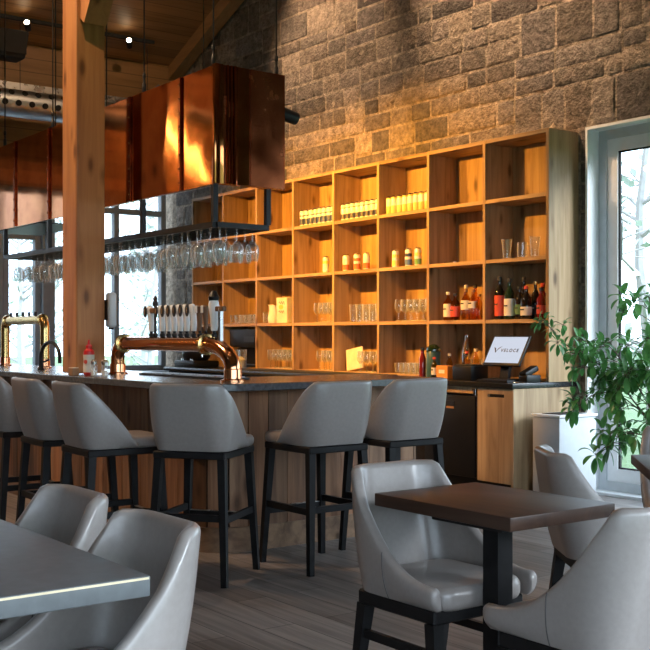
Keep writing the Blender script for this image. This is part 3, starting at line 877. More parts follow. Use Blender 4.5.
# ------------------------------------------------------------------ copper tap tower
def pipe_tower(name, label, x0, x1, y, zt, r_, mat, ex, ez, flange):
    t = thing(name, label, 'beer tower', (0, 0, 0))
    def arc(xa, xb, za, zb, n=12):   # from a leg up into the horizontal pipe
        return [(xa+(xb-xa)*(1-math.cos(PI/2*k/n)), y, za+(zb-za)*math.sin(PI/2*k/n)) for k in range(n+1)]
    A = arc(x0, x0+ex[0], zt-ez, zt); B = arc(x1, x1-ex[1], zt-ez*1.15, zt)
    q = MB(); q.tube([(x0, y, .984)]+A, r_, 20); q.build('elbow', mat, t)
    q = MB(); q.tube([A[-1], B[-1]], r_*.97, 20); q.build('cross_pipe', mat, t)
    q = MB(); q.tube([(x1, y, .984)]+B, r_, 20); q.build('elbow', mat, t)
    for xx in (A[-1][0], B[-1][0]):
        q = MB(); q.tube([(xx-.016, y, zt), (xx-.012, y, zt), (xx+.012, y, zt), (xx+.016, y, zt)], [r_*1.02, r_*flange, r_*flange, r_*1.02], 24); q.build('flange', M['brass'], t)
    for xx in (x0, x1):
        q = MB(); q.lathe([(r_*1.5, 0), (r_*1.5, .010), (r_*1.15, .016), (r_*1.12, .07), (r_*1.02, .075)], 22, (xx, y, .9805)); q.build('foot_collar', M['copperp'], t)
    return t
tw = pipe_tower('tap_tower', 'polished copper pipe tower with a row of white tap handles on the bar', -6.94, -5.43, 3.35, 1.193, .047, M['copperp'], (.10, .30), .12, 1.38)
def tap(x, kind):
    q = MB(); q.lathe([(.012, 0), (.016, .004), (.016, .02), (.010, .026), (.010, .045)], 12, (x, 3.35, 1.236)); f = q.build('ferrule', M['black'], tw)
    if kind == 'white':
        q = MB(); q.tube([(x, 3.35, 1.275), (x+.004, 3.35, 1.32), (x-.004, 3.35, 1.37), (x-.020, 3.35, 1.415), (x-.026, 3.35, 1.438)], [.017, .019, .020, .026, .016], 12); h_ = q.build('tap_handle', M['porcelain'], tw)
        q = MB()
        q.lathe([(.030, 0), (.031, .004), (.028, .008)], 20)
        for v in q.bm.verts: v.co = Vector((x-.036+v.co.x*.8+v.co.z*.6, 3.325-v.co.z*.9, 1.402+v.co.y*1.25))
        o = q.build('badge', M['labk'], h_)
        q = MB(); q.lathe([(.015, 0), (.015, .002)], 16)
        for v in q.bm.verts: v.co = Vector((x-.0315+v.co.x*.8+v.co.z*.6, 3.3165-v.co.z*.9, 1.402+v.co.y*1.25))
        q.build('badge_disc', M['alu'], h_)
    elif kind == 'brown':
        q = MB(); q.tube([(x, 3.35, 1.275), (x, 3.35, 1.33), (x-.005, 3.35, 1.38), (x-.008, 3.35, 1.42), (x-.008, 3.35, 1.432)], [.012, .014, .018, .022, .010], 12); h_ = q.build('tap_handle', M['brownh'], tw)
        q = MB(); q.box((x-.008, 3.328, 1.405), (.028, .006, .045), .003, 1); q.build('badge', M['porcelain'], h_)
    elif kind == 'cross':
        q = MB(); q.tube([(x, 3.35, 1.275), (x, 3.35, 1.43)], [.009, .008], 10); q.lathe([(.008, 0), (.018, .012), (.018, .03), (.010, .045), (.016, .055), (.004, .075)], 12, (x, 3.35, 1.43)); h_ = q.build('tap_handle', M['steelb'], tw)
        q = MB(); q.box((x, 3.35, 1.408), (.12, .03, .034), .006, 1); q.build('cross_bar', M['brownh'], h_)
    else:
        q = MB(); q.tube([(x, 3.35, 1.275), (x, 3.35, 1.35), (x-.004, 3.35, 1.42), (x-.006, 3.35, 1.46)], [.020, .024, .034, .026], 14); h_ = q.build('tap_handle', M['porcelain'], tw)
        q = MB(); q.lathe([(.030, 0), (.034, .02), (.020, .05), (.008, .06)], 14, (x-.006, 3.35, 1.455)); q.build('finial', M['black'], h_)
for x, k in ((-6.44, 'white'), (-6.385, 'cross'), (-6.29, 'white'), (-6.205, 'white'), (-6.13, 'white'), (-6.05, 'white'), (-5.97, 'white'), (-5.885, 'white'), (-5.81, 'brown'), (-5.74, 'brown'), (-5.64, 'big')):
    tap(x, k)
q = MB(); q.tube([(-5.565, 3.35, 1.20), (-5.565, 3.35, 1.41)], .016, 12); q.build('tap_column', M['steel'], tw)
q = MB(); q.box((-5.565, 3.35, 1.405), (.09, .03, .03), .005, 1); q.build('cross_bar', M['brownh'], tw)
t2 = pipe_tower('small_tap_tower', 'brass and steel pipe tower at the far left end of the bar', -9.50, -8.60, 3.50, 1.375, .038, M['brass'], (.06, .05), .07, 1.3)
for x in (-9.36, -9.22, -9.08, -8.94, -8.80):
    q = MB(); q.tube([(x, 3.50, 1.40), (x, 3.50, 1.445)], .012, 8); q.build('tap_handle', M['black'], t2)
t = thing('drip_tray', 'black drip tray below the copper tap tower', 'tray', (-6.18, 3.50, .9805))
q = MB(); q.bb((-.56, -.09, 0), (.56, .09, .012), .003, 1); q.build('tray', M['steelb'], t)
q = MB()
for k in range(27): q.bb((-.53+k*.04, -.075, .0125), (-.515+k*.04, .075, .017))
q.build('grille', M['steel'], t)
t = thing('bar_faucet', 'black gooseneck faucet on the bar left of the timber post', 'faucet', (-8.06, 3.25, .9805))
pts = [(0, 0, 0.01), (0, 0, .10)]+[(.18-.18*math.cos(PI*k/12), 0, .10+.115*math.sin(PI*k/12)) for k in range(13)]+[(.36, 0, .06)]
q = MB(); q.tube(pts, .014, 12); q.build('spout', M['black'], t)
q = MB(); q.lathe([(.028, 0), (.028, .008), (.02, .02), (.016, .05)], 16); q.build('base', M['black'], t)
q = MB(); q.tube([(0, .015, .06), (0, .07, .08)], .007, 8); q.build('lever', M['black'], t)

# small things on the bar by the post
t = thing('ketchup_bottle', 'red squeeze bottle with white round label at the foot of the post', 'bottle', (-6.80, 3.075, .9805))
q = MB(); q.lathe([(.026, 0), (.036, .012), (.038, .05), (.034, .10), (.038, .14), (.034, .165), (.020, .178), (.020, .185)], 20); q.build('body', M['red'], t)
q = MB(); q.lathe([(.021, .185), (.021, .20), (.010, .205), (.006, .235), (.003, .238)], 14); q.build('nozzle', M['red'], t)
q = MB(); q.lathe([(.0368, .022), (.0386, .05), (.0364, .085), (.0352, .10), (.0374, .125), (.0388, .139)], 20, caps=False); q.build('label', M['labw'], t)
q = MB(); q.lathe([(.014, 0), (.014, .0015)], 16)
for v in q.bm.verts: v.co = Matrix.Rotation(R(30), 4, 'Z') @ Vector((v.co.x, -.0375-v.co.z, .092+v.co.y))
q.build('emblem', M['labr'], t)
t = thing('condiment_box', 'small brown wooden box beside the red bottle on the bar', 'box', (-6.865, 2.995, .9805))
q = MB(); q.box((0, 0, .025), (.07, .05, .05), .003, 1); q.build('box', M['tan'], t)
q = MB(); q.box((0, 0, .052), (.062, .042, .004)); q.build('packets', M['labw'], t)
for i, (x, y, lb) in enumerate([(-6.71, 3.07, 'glass shaker nearest to the red bottle on the bar'), (-6.66, 3.12, 'middle glass shaker between red bottle and copper tower foot'), (-6.60, 3.10, 'glass shaker closest to the copper tower foot')]):
    if i == 0:
        sh = thing('salt_shaker', lb, 'shaker', (x, y, .9805), 0, 'shakers on the bar')
        q = MB(); q.lathe([(.020, 0), (.024, .006), (.022, .06), (.019, .075)], 14); q.build('jar', M['glass'], sh)
        q = MB(); q.lathe([(.017, .003), (.018, .035), (.005, .036)], 12); q.build('filling', M['labw'], sh)
        q = MB(); q.lathe([(.020, .075), (.021, .095), (.012, .108), (.003, .11)], 14); q.build('cap', M['chrome'], sh)
    else: dup(sh, (x, y, .9805), label=lb)
t = thing('wall_dispenser', 'grey rounded dispenser fixed to the far side of the timber post', 'dispenser', (-6.885, 3.275, 1.30))
q = MB(); q.box((0, 0, .12), (.075, .06, .24), .02, 3); q.build('body', M['bin'], t)
q = MB(); q.box((0, .0, -.006), (.03, .03, .012), .003, 1); q.build('nozzle', M['black'], t)
q = MB(); q.box((-.01, -.0325, .12), (.04, .005, .14)); q.build('bracket', M['steelb'], t)

# ------------------------------------------------------------------ duct, speaker, track lights
t = thing('air_duct', 'round silver duct with black nozzles along the far window wall', 'duct', (-12.02, 0, 3.86))
q = MB(); q.tube([(0, .7, 0), (0, 6.72, 0)], .155, 28); q.build('pipe', M['duct'], t)
q = MB()
for k in range(20):
    y = .8+k*.3; q.tube([(0, y-.006, 0), (0, y+.006, 0)], .1585, 28)
q.build('rib', M['duct'], t)
for row, a in ((0, 38), (1, -8)):
    for k in range(16):
        y = 4.30+k*.155+row*.07
        n = Vector((math.cos(R(a)), 0, math.sin(R(a))))
        c0 = n*.150+Vector((0, y, 0)); q = MB(); q.tube([c0, c0+n*.016, c0+n*.018], [.034, .034, .020], 14); q.build('nozzle', M['matte'], t)
for y in (4.6, 6.2):
    q = MB(); q.tube([(0, y, .15), (0, y, ceil_z(-12.02)-3.865)], .004, 6); q.build('hanger_rod', M['steelb'], t)
t = thing('hanging_speaker', 'black box loudspeaker hung below the sloped ceiling, upper left', 'speaker', (-11.72, 4.25, 4.42))
q = MB(); q.box((0, 0, 0), (.30, .58, .30), .02, 2, taper=.86); q.build('cabinet', M['matte'], t)
q = MB(); q.box((.152, 0, .01), (.008, .50, .24), .003, 1); q.build('grille', M['matte'], t)
q = MB(); q.tube([(0, 0, .14), (0, 0, ceil_z(-11.72)-4.425)], .012, 8); q.build('bracket', M['steelb'], t)

def lamp_head(name, label, loc, aim, length=.13, rad=.042, group=None, stem=None, lens=True):
    """cylinder spot lamp: yoke stem, body along the aim, glowing lens"""
    t = thing(name, label, 'lamp', loc, 0, group)
    d = Vector(aim).normalized()
    q = MB(); q.tube([-d*length*.6, -d*length*.55, d*length*.4, d*length*.45], [rad*.7, rad, rad, rad*.92], 16); q.build('housing', M['black'], t)
    q = MB(); q.tube([d*length*.452, d*length*.47], rad*.8, 16); q.build('lens', M['lens'], t)
    if stem:
        q = MB(); q.tube([(0, 0, 0), stem], .010, 8); q.build('stem', M['steelb'], t)
    return t
def spot(loc, target, power, size=60, col=(1, .62, .28), blend=.6, rad=.05):
    ld = bpy.data.lights.new('spot_light', 'SPOT'); ld.energy = power; ld.spot_size = R(size); ld.spot_blend = blend; ld.color = col; ld.shadow_soft_size = rad
    o = bpy.data.objects.new('spot_light', ld); COL.objects.link(o); o.location = loc
    o.rotation_euler = (Vector(target)-Vector(loc)).to_track_quat('-Z', 'Y').to_euler()
    return o
# ------------------------------------------------------------------ the cubby shelf
XD = [-5.867-.698*k for k in range(9)]
ZB = [.88, 1.361, 1.859, 2.356, 2.856]
SF, SB = 6.50, 6.832
sh = thing('cubby_shelf', 'large pine wall shelf of open square cubbies behind the bar', 'shelf', (0, 0, 0))
for k, x in enumerate(XD):
    q = MB(); q.bb((x-.016, SF, .881), (x+.016, SB, 2.872), .0015, 1)
    q.build('side_panel' if k in (0, 8) else 'divider', M['shelf_v'], sh, ang=0)
for k in range(8):
    xa, xb = XD[k+1]+.0165, XD[k]-.0165
    for j, z in enumerate(ZB):
        q = MB()
        if j == 0: q.bb((xa, SF+.004, .881), (xb, SB, .893))
        else: q.bb((xa, SF+.002, z-.016), (xb, SB, z+.016), .0015, 1)
        q.build('shelf_board', M['shelf_h'], sh, ang=0)
    q = MB(); q.bb((XD[k+1]-.0, SB+.0005, .881), (XD[k]+(.016 if k == 0 else 0), SB+.016, 2.872)); q.build('back_panel', M['shelf_v'], sh, ang=0)
def cell(k, j):        # inner left x, inner right x, top of the board, for column k from the window and row j from the top
    z = ZB[4-j]
    return XD[k+1]+.0165, XD[k]-.0165, (z+.0163 if j < 4 else .8935)

# ---- cans
def can(label, group, parts):
    t = thing('drink_can', label, 'can', (0, 0, 0), 0, group)
    for nm, prof, m in parts:
        q = MB(); q.lathe(prof, 18, caps=False if nm == 'print' else True); q.build(nm, m, t)
    q = MB(); q.lathe([(.029, .155), (.0255, .164), (.027, .167), (.025, .1675), (.0245, .165), (.004, .1645)], 18); q.build('lid', M['alu'], t)
    return t
BODY = [(.024, 0), (.027, .003), (.033, .012), (.033, .145), (.029, .1545)]
def bandp(a, b, o=.0006): return [(.033, a), (.033+o, a+.0005), (.033+o, b-.0005), (.033, b)]
def canrow(k, j, n, y, proto, rnd):
    x0, x1, z = cell(k, j)
    for i in range(n):
        p = (x0+.075+(x1-x0-.13)*i/(n-1), y+rnd.uniform(-.004, .004), z)
        if i == 0: proto.location = p; proto.rotation_euler.z = rnd.uniform(0, 6)
        else: dup(proto, p, rnd.uniform(0, 6))
rc_ = random.Random(2)
c1_ = can('pale yellow can, one of eight lined up in a top row cubby', 'yellow cans in the top row', [('body', BODY, M['cany']), ('print', bandp(.075, .14), M['canw'])])
canrow(2, 1-1+0, 8, 6.565, c1_, rc_) if False else None
# the top row rests on the board below it, so row index 1 counts boards from the top
canrow(2, 1, 8, 6.565, c1_, rc_)
c2_ = can('white can with black lower band, one of eight in a top row cubby', 'black and white cans in the top row', [('body', BODY, M['canw']), ('print', bandp(.015, .062), M['cank']), ('print', bandp(.118, .126), M['cank'])])
canrow(3, 1, 8, 6.565, c2_, rc_)
c3_ = can('white can with navy lower half, one of eight in a top row cubby', 'navy and white cans in the top row', [('body', BODY, M['canw']), ('print', bandp(.015, .075), M['canb']), ('print', bandp(.10, .112), M['canb'])])
canrow(4, 1, 8, 6.565, c3_, rc_)
z2 = cell(0, 2)[2]
def single_can(x, y, label, low, hi):
    t = can(label, 'loose cans in the second row', [('body', BODY, M['canw']), ('print', bandp(.014, .065), M[low]), ('print', bandp(.09, .12), M[hi])]); t.location = (x, y, z2); return t
single_can(-7.80, 6.58, 'yellow and white can, left of the three below the yellow cans', 'cany', 'cany')
single_can(-7.616, 6.58, 'white can with blue lower band, middle of three below the yellow cans', 'canbl', 'canb')
single_can(-7.484, 6.58, 'white can with green lower band, right of three below the yellow cans', 'cang', 'cany')
single_can(-8.553, 6.58, 'white can with orange foot, left of three below black and white cans', 'cano', 'canw')
single_can(-8.378, 6.58, 'white can with orange foot, middle of three below black and white cans', 'cano', 'cano')
single_can(-8.230, 6.58, 'white can with orange foot, right of three below black and white cans', 'cano', 'canw')
single_can(-8.883, 6.58, 'cream can standing alone in the cubby below the navy cans', 'canw', 'cany')

# ---- drinking glasses
def tumbler(h, r0, r1, label, group, name='tumbler', mug=False):
    q = MB(); q.lathe([(r0*.9, 0), (r0, .004), (r0*1.02, h*.3), (r1, h), (r1-.0025, h), (r0*1.02-.003, h*.3), (r0-.004, .016), (.002, .015)], 18, caps=True)
    if mug:
        q.tube([(r1*.95, 0, h*.8), (r1+.035, 0, h*.78), (r1+.042, 0, h*.5), (r1+.03, 0, h*.25), (r0, 0, h*.22)], .006, 8)
    o = q.build(name, M['glass']); return tag(o, label, 'glass', group)
def place(o, spots, z):
    for i, (x, y) in enumerate(spots):
        c = o if i == 0 else o.copy()
        if i: COL.objects.link(c)
        c.location = (x, y, z)
def gridspots(k, j, nx, ny, x_from, x_to, y0=6.57, dy=.085):
    x0, x1, z = cell(k, j); W_ = x1-x0
    return [(x0+W_*(x_from+(x_to-x_from)*i/(nx-1))+(.03 if q_ % 2 else 0)*0, y0+dy*q_) for q_ in range(ny) for i in range(nx)], z
p1 = tumbler(.165, .032, .044, 'tall pint glass, left of three in the second row right end cubby', None, 'pint_glass'); place(p1, [(-6.40, 6.60)], z2)
p2 = tumbler(.165, .032, .044, 'tall pint glass, right of three in the second row right end cubby', None, 'pint_glass'); place(p2, [(-6.09, 6.60)], z2)
p3 = tumbler(.13, .040, .042, 'glass mug with handle between two pint glasses', None, 'glass_mug', True); place(p3, [(-6.255, 6.63)], z2)
def upright_wine(label, group, h=.20, rb=.037, stem=.075):
    q = MB(); q.lathe(wine_prof(h, rb, .031, stem), 18); o = q.build('wine_glass', M['glass']); return tag(o, label, 'glass', group)
for (k, j, nx, ny, a, b, kind, lb) in [
    (2, 3, 6, 3, .30, .93, 'wine', 'stemmed glass standing in the third row cubby below the blue and green cans'),
    (3, 3, 5, 3, .33, .93, 'tall', 'tumbler standing in the third row cubby below the orange footed cans'),
    (4, 3, 5, 3, .48, .93, 'wine', 'stemmed glass standing in the third row cubby below the lone cream can'),
    (6, 3, 6, 2, .15, .88, 'short', 'short glass in the cubby behind the white tap handles'),
    (2, 4, 7, 3, .30, .94, 'short', 'short glass on the counter in the cubby left of the bottles and jars'),
    (3, 4, 4, 2, .50, .93, 'wine', 'stemmed glass standing behind the leaning beige board'),
    (4, 4, 4, 3, .55, .93, 'wine', 'stemmed glass on the counter, left of the leaning board cubby'),
    (5, 4, 6, 3, .25, .93, 'wine', 'stemmed glass on the counter in the cubby below the white jug')]:
    sp_, z = gridspots(k, j, nx, ny, a, b)
    if kind == 'wine': o = upright_wine(lb, lb.replace('stemmed glass', 'stemmed glasses'))
    elif kind == 'tall': o = tumbler(.17, .033, .040, lb, lb.replace('tumbler', 'tumblers'))
    else: o = tumbler(.10, .033, .038, lb, lb.replace('short glass', 'short glasses'))
    place(o, sp_, z)

# ---- bottles
def bottle(name, label, loc, m, h=.30, r_=.036, neck=.014, lab=None, cap='labk', sq=False, lz=(.05, .15), shoulder=.62):
    t = thing(name, label, 'bottle', loc, 0, None)
    n = 4 if sq else 18
    s_ = shoulder
    q = MB(); q.lathe([(r_*.93, 0), (r_, .006), (r_, h*s_), (r_*.85, h*(s_+.05)), (neck*1.2, h*(s_+.15)), (neck, h*(s_+.19)), (neck, h*.93), (neck*1.1, h*.94)], n if not sq else 18); q.build('body', m, t)
    if lab:
        q = MB(); q.lathe([(r_, lz[0]), (r_+.0008, lz[0]+.001), (r_+.0008, lz[1]-.001), (r_, lz[1])], 18, caps=False); lb_ = q.build('label', M[lab], t)
        q = MB(); q.box((0, -r_-.0012, (lz[0]+lz[1])/2+.012), (r_*.9, .001, .012)); q.build('print', M['labk' if lab != 'labk' else 'labw'], lb_)
    q = MB(); q.lathe([(neck*1.25, h*.90), (neck*1.3, h*.91), (neck*1.3, h*.995), (neck*1.1, h)], 14); q.build('cap', M[cap], t)
    return t
zr = cell(0, 3)[2]
for nm, x, y, m, h, r_, lab, cap, lz, lb in [
    ('spirit_bottle', -6.457, 6.575, 'dkbottle', .355, .042, 'labr', 'labk', (.03, .20), 'tall dark bottle with large red label, left end of the third row right cubby'),
    ('spirit_bottle', -6.345, 6.575, 'grbottle', .335, .044, 'labw', 'labk', (.03, .17), 'green bottle with large cream label beside the red labelled one'),
    ('spirit_bottle', -6.245, 6.585, 'dkbottle', .27, .036, 'lag', 'labk', (.04, .12), 'dark bottle with small green label right of the cream labelled one'),
    ('spirit_bottle', -6.285, 6.68, 'dkbottle', .35, .038, 'labk', 'labk', (.04, .12), 'tall all-black bottle standing in the second line of the right cubby'),
    ('spirit_bottle', -6.160, 6.575, 'dkbottle', .27, .046, 'labw', 'labr', (.03, .10), 'squat dark bottle with low white label, middle of the right cubby'),
    ('spirit_bottle', -6.165, 6.69, 'dkbottle', .31, .034, 'labk', 'gold2', (.04, .12), 'dark bottle with gold cap behind the squat white labelled one'),
    ('spirit_bottle', -6.060, 6.66, 'redbottle', .29, .034, 'labk', 'labr', (.05, .13), 'deep red bottle with black label, second from the right in its cubby'),
    ('spirit_bottle', -6.000, 6.575, 'redbottle', .25, .036, 'labr', 'labk', (.04, .11), 'red liqueur bottle at the right end of its cubby, next to the side panel')]:
    bottle(nm, lb, (x, y, zr), M[m], h, r_, .014, lab, 'brassx' if cap == 'gold2' else cap, False, lz) if cap != 'gold2' else bottle(nm, lb, (x, y, zr), M[m], h, r_, .014, lab, 'brass', False, lz)
for nm, x, y, m, h, r_, lab, cap, lz, lb in [
    ('whisky_bottle', -7.085, 6.58, 'amber', .25, .042, 'labw', 'labw', (.03, .145), 'whisky bottle with tall cream label, left end of the amber bottles'),
    ('whisky_bottle', -6.985, 6.57, 'amber', .235, .042, 'labr', 'labk', (.03, .12), 'amber bottle with reddish label right of the tall cream label'),
    ('whisky_bottle', -6.965, 6.68, 'gold', .31, .034, None, 'labw', (.04, .12), 'tall pale bottle with white stopper behind the reddish labelled one'),
    ('whisky_bottle', -6.865, 6.58, 'gold', .27, .042, 'labw', 'tan', (.09, .17), 'pale amber bottle with high white label, middle of the amber bottles'),
    ('whisky_bottle', -6.860, 6.69, 'amber', .31, .036, None, 'labk', (.04, .12), 'tall amber bottle without label in the rear line'),
    ('whisky_bottle', -6.770, 6.575, 'gold', .265, .040, 'labw', 'tan', (.10, .16), 'pale amber bottle with narrow white label, second from the right'),
    ('whisky_bottle', -6.710, 6.68, 'amber', .30, .034, 'labw', 'labk', (.06, .12), 'amber bottle rearmost beside the right divider'),
    ('whisky_bottle', -6.695, 6.575, 'gold', .22, .032, None, 'tan', (.04, .10), 'small pale bottle at the right end of the amber bottles')]:
    bottle(nm, lb, (x, y, zr), M[m], h, r_, .013, lab, cap, False, lz)
t = thing('bottle_opener', 'small dark opener lying on the otherwise empty second row board', 'opener', (-7.05, 6.56, z2+.0005), R(10))
q = MB(); q.box((0, 0, .006), (.10, .02, .010), .003, 1); q.build('handle', M['black'], t)
q = MB(); q.lathe([(.014, 0), (.018, .003), (.018, .010), (.013, .012)], 14, (.062, 0, 0)); q.build('head', M['steel'], t)

# ---- white jug and printed carton, third row
x0, x1, z = cell(5, 3)
t = thing('white_jug', 'white pointed jug beside the printed carton in the third row', 'jug', (x0+.20, 6.58, z))
q = MB(); q.lathe([(.050, 0), (.056, .01), (.060, .06), (.046, .13), (.040, .17), (.043, .19), (.040, .19), (.037, .17), (.043, .13), (.03, .04)], 22)
for v in q.bm.verts:
    if v.co.z > .14 and v.co.x < -.02: v.co.x -= .03*(v.co.z-.14)/.05; v.co.z += .012
q.build('body', M['porcelain'], t)
q = MB(); q.tube([(.040, 0, .165), (.085, 0, .16), (.092, 0, .10), (.055, 0, .05)], .007, 8); q.build('handle', M['porcelain'], t)
t = thing('printed_carton', 'white carton with black script and yellow spot beside the white jug', 'carton', (x0+.395, 6.60, z))
q = MB(); q.box((0, 0, .135), (.20, .09, .27), .004, 1); bx = q.build('box', M['labw'], t)
q = MB()
for (zz, xs) in ((.215, -.045), (.12, -.05)):
    pts = [(xs+.011*i, -.0462, zz+.016*math.sin(i*1.9)+.004*math.sin(i*4.1)) for i in range(10)]
    q.tube(pts, .0028, 5)
q.build('script', M['ink'], bx)
q = MB(); q.lathe([(.036, 0), (.036, .0012)], 20)
for v in q.bm.verts: v.co = Vector((v.co.x*1.2-.01, -.0452-v.co.z, .17+v.co.y*.7))
q.build('yellow_spot', M['yellow'], bx)
g_ = tumbler(.12, .034, .040, 'small glass mug with round handle left of the white jug', None, 'glass_mug', True); place(g_, [(x0+.10, 6.56)], z); g_.rotation_euler.z = PI

# ---- counter level goods
x0, x1, z = cell(3, 4)
t = thing('serving_board', 'beige board leaning against the divider before the glasses', 'board', (x0+.21, 6.60, .8935))
q = MB(); q.box((0, 0, .105), (.26, .014, .21), .004, 1)
Mx = Matrix.Rotation(R(-9), 4, 'Y') @ Matrix.Rotation(R(-4), 4, 'X')
bmesh.ops.transform(q.bm, matrix=Mx, verts=q.bm.verts)
mz = min(v.co.z for v in q.bm.verts)
for v in q.bm.verts: v.co.z -= mz
q.build('panel', M['paper'], t)
t = thing('bar_mat', 'black rubber mat on the back counter in front of the glasses', 'mat', (-8.75, 6.30, .8805))
q = MB(); q.box((0, 0, .006), (2.3, .28, .012), .003, 1); q.build('mat', M['matte'], t)
x0, x1, z = cell(6, 4)
t = thing('black_appliance', 'black box machine in the bottom cubby behind the copper elbow', 'machine', ((x0+x1)/2+.02, 6.64, z))
q = MB(); q.bb((-.29, -.10, .22), (.29, .15, .42), .01, 2); q.build('head', M['black'], t)
q = MB(); q.bb((-.29, .05, 0), (.29, .15, .219), .006, 1); q.build('column', M['black'], t)
q = MB(); q.bb((-.29, -.12, 0), (.29, .049, .03), .006, 1); q.build('base', M['black'], t)
q = MB(); q.bb((.02, -.105, .28), (.24, -.101, .34)); q.build('control_panel', M['steelb'], t)
t = thing('clear_canister', 'clear jar of white contents right of the copper elbow', 'jar', ((x0+x1)/2+.17, 6.40, .8805))
q = MB(); q.lathe([(.07, 0), (.075, .01), (.078, .21), (.074, .21), (.071, .012), (.01, .011)], 22); q.build('jar', M['glass'], t)
q = MB(); q.lathe([(.066, .014), (.068, .10), (.03, .13), (.003, .135)], 20); q.build('contents', M['labw'], t)
x0, x1, z = cell(7, 4)
t = thing('espresso_machine', 'round shiny black machine behind the bar, under the pipe elbow', 'machine', ((x0+x1)/2+.10, 6.30, .8805))
q = MB(); q.box((0, 0, .04), (.46, .34, .08), .02, 2); q.build('base', M['black'], t)
q = MB(); q.lathe([(.13, .08), (.16, .12), (.165, .20), (.12, .29), (.05, .32), (.02, .33)], 24); q.build('dome', M['black'], t)
q = MB(); q.tube([(.17, -.06, .20), (.24, -.06, .19), (.24, -.06, .12)], .012, 10); q.build('spout', M['chrome'], t)
for s_ in (-.1, .1):
    q = MB(); q.lathe([(.02, 0), (.02, .02), (.012, .024)], 12, (s_, -.12, .08)); q.build('dial', M['chrome'], t)

# bottles and jars left of the till
zc = .8805
x0, x1, z = cell(1, 4)
bottle('syrup_bottle', 'dark red slim bottle in front of the divider on the back counter', (-7.22, 6.40, zc), M['redbottle'], .26, .030, .014, None, 'labk')
t = thing('tea_tin', 'teal tin with dark green top beside the slim red bottle', 'tin', (-7.10, 6.42, zc))
q = MB(); q.lathe([(.06, 0), (.062, .005), (.062, .22), (.058, .226)], 22); q.build('body', M['teal'], t)
q = MB(); q.lathe([(.063, .227), (.064, .24), (.06, .26), (.03, .285), (.01, .29)], 22); q.build('lid', M['grbottle'], t)
t = thing('cocktail_shaker', 'chrome cone shaker standing behind the small bottles', 'shaker', (-6.95, 6.68, z))
q = MB(); q.lathe([(.040, 0), (.045, .01), (.052, .20), (.050, .205)], 22); q.build('cup', M['chrome'], t)
q = MB(); q.lathe([(.050, .206), (.040, .26), (.024, .31), (.022, .35), (.012, .36)], 22); q.build('cap', M['chrome'], t)
t = thing('orange_carton', 'bright orange box at the front of the back counter', 'box', (-6.88, 6.36, zc))
q = MB(); q.box((0, 0, .055), (.14, .09, .11), .004, 1); q.build('carton', M['orange'], t)
q = MB(); q.box((0, -.0462, .06), (.07, .001, .03)); q.build('sticker', M['labw'], t)
bottle('sauce_bottle', 'small amber bottle between teal tin and orange box', (-7.00, 6.34, zc), M['amber'], .18, .026, .011, 'labw', 'labr', False, (.03, .09))
bottle('sauce_bottle', 'small pale bottle with white cap just behind the orange box', (-6.94, 6.46, zc), M['gold'], .21, .028, .012, 'labw', 'labw', False, (.03, .10))
bottle('sauce_bottle', 'amber bottle with red cap behind the orange box, nearer the till', (-6.82, 6.55, zc+.013), M['amber'], .22, .030, .012, 'labr', 'labr', False, (.03, .10))
bottle('sauce_bottle', 'pale bottle beside the divider behind the receipt printer', (-6.72, 6.56, zc+.013), M['gold'], .24, .030, .012, 'labw', 'labw', False, (.04, .11))
for i, (x, y) in enumerate([(-6.86, 6.62), (-6.78, 6.64), (-6.70, 6.68), (-6.64, 6.60)]):
    g_ = tumbler(.15, .030, .038, 'clear tumbler among the small bottles left of the till', 'tumblers among the small bottles') if i == 0 else g_.copy()
    if i: COL.objects.link(g_)
    g_.location = (x, y, z)

# the till
t = thing('till', 'black point of sale till whose lit white screen shows a word', 'till', (-6.17, 6.32, zc))
q = MB(); q.box((.0, 0, .012), (.28, .20, .024), .006, 2); q.build('base', M['black'], t)
q = MB(); q.bar((0, .02, .02), (0, .045, .16), (.09, .03)); q.build('stand', M['black'], t)
TM = Matrix.Translation((-.0, -.03, .135)) @ Matrix.Rotation(R(-30), 4, 'X')
q = MB(); q.box((0, .012, .13), (.40, .022, .275), .006, 2, M=None); bmesh.ops.transform(q.bm, matrix=TM, verts=q.bm.verts); hs = q.build('housing', M['black'], t)
q = MB(); q.box((0, -.0005, .134), (.365, .003, .235)); bmesh.ops.transform(q.bm, matrix=TM, verts=q.bm.verts); scn = q.build('screen', M['screen'], t, ang=0)
q = MB()     # winged V mark: a short left arm and a long swept right arm
q.prism([(-.150, .150), (-.128, .138), (-.118, .112), (-.118, .096)], 0, .001)
q.prism([(-.118, .096), (-.116, .112), (-.098, .140), (-.066, .158), (-.088, .138), (-.104, .122)], 0, .001)
for v in q.bm.verts: v.co = TM @ Vector((v.co.x+.012, -.0024-v.co.z, v.co.y+.008))
q.build('logo', M['ink'], scn, ang=0)
cu = bpy.data.curves.new('word', 'FONT'); cu.body = 'VELOCE'; cu.size = .040; cu.space_character = 1.45; cu.extrude = .0004; cu.align_x = 'LEFT'; cu.offset = .0010
to = bpy.data.objects.new('word', cu); COL.objects.link(to)
bpy.context.view_layer.update()
me = bpy.data.meshes.new_from_object(to.evaluated_get(bpy.context.evaluated_depsgraph_get()))
bpy.data.objects.remove(to)
for v in me.vertices: v.co = TM @ Vector((v.co.x-.052, -.0026-v.co.z, v.co.y+.115))
me.materials.clear(); me.materials.append(M['ink'])
o = bpy.data.objects.new('word', me); COL.objects.link(o); o.parent = scn
t = thing('receipt_printer', 'black receipt printer left of the till', 'printer', (-6.52, 6.30, zc))
q = MB(); q.box((0, 0, .06), (.22, .20, .12), .012, 2); q.build('body', M['black'], t)
q = MB(); q.box((0, -.02, .124), (.20, .13, .012), .004, 1); q.build('lid', M['matte'], t)
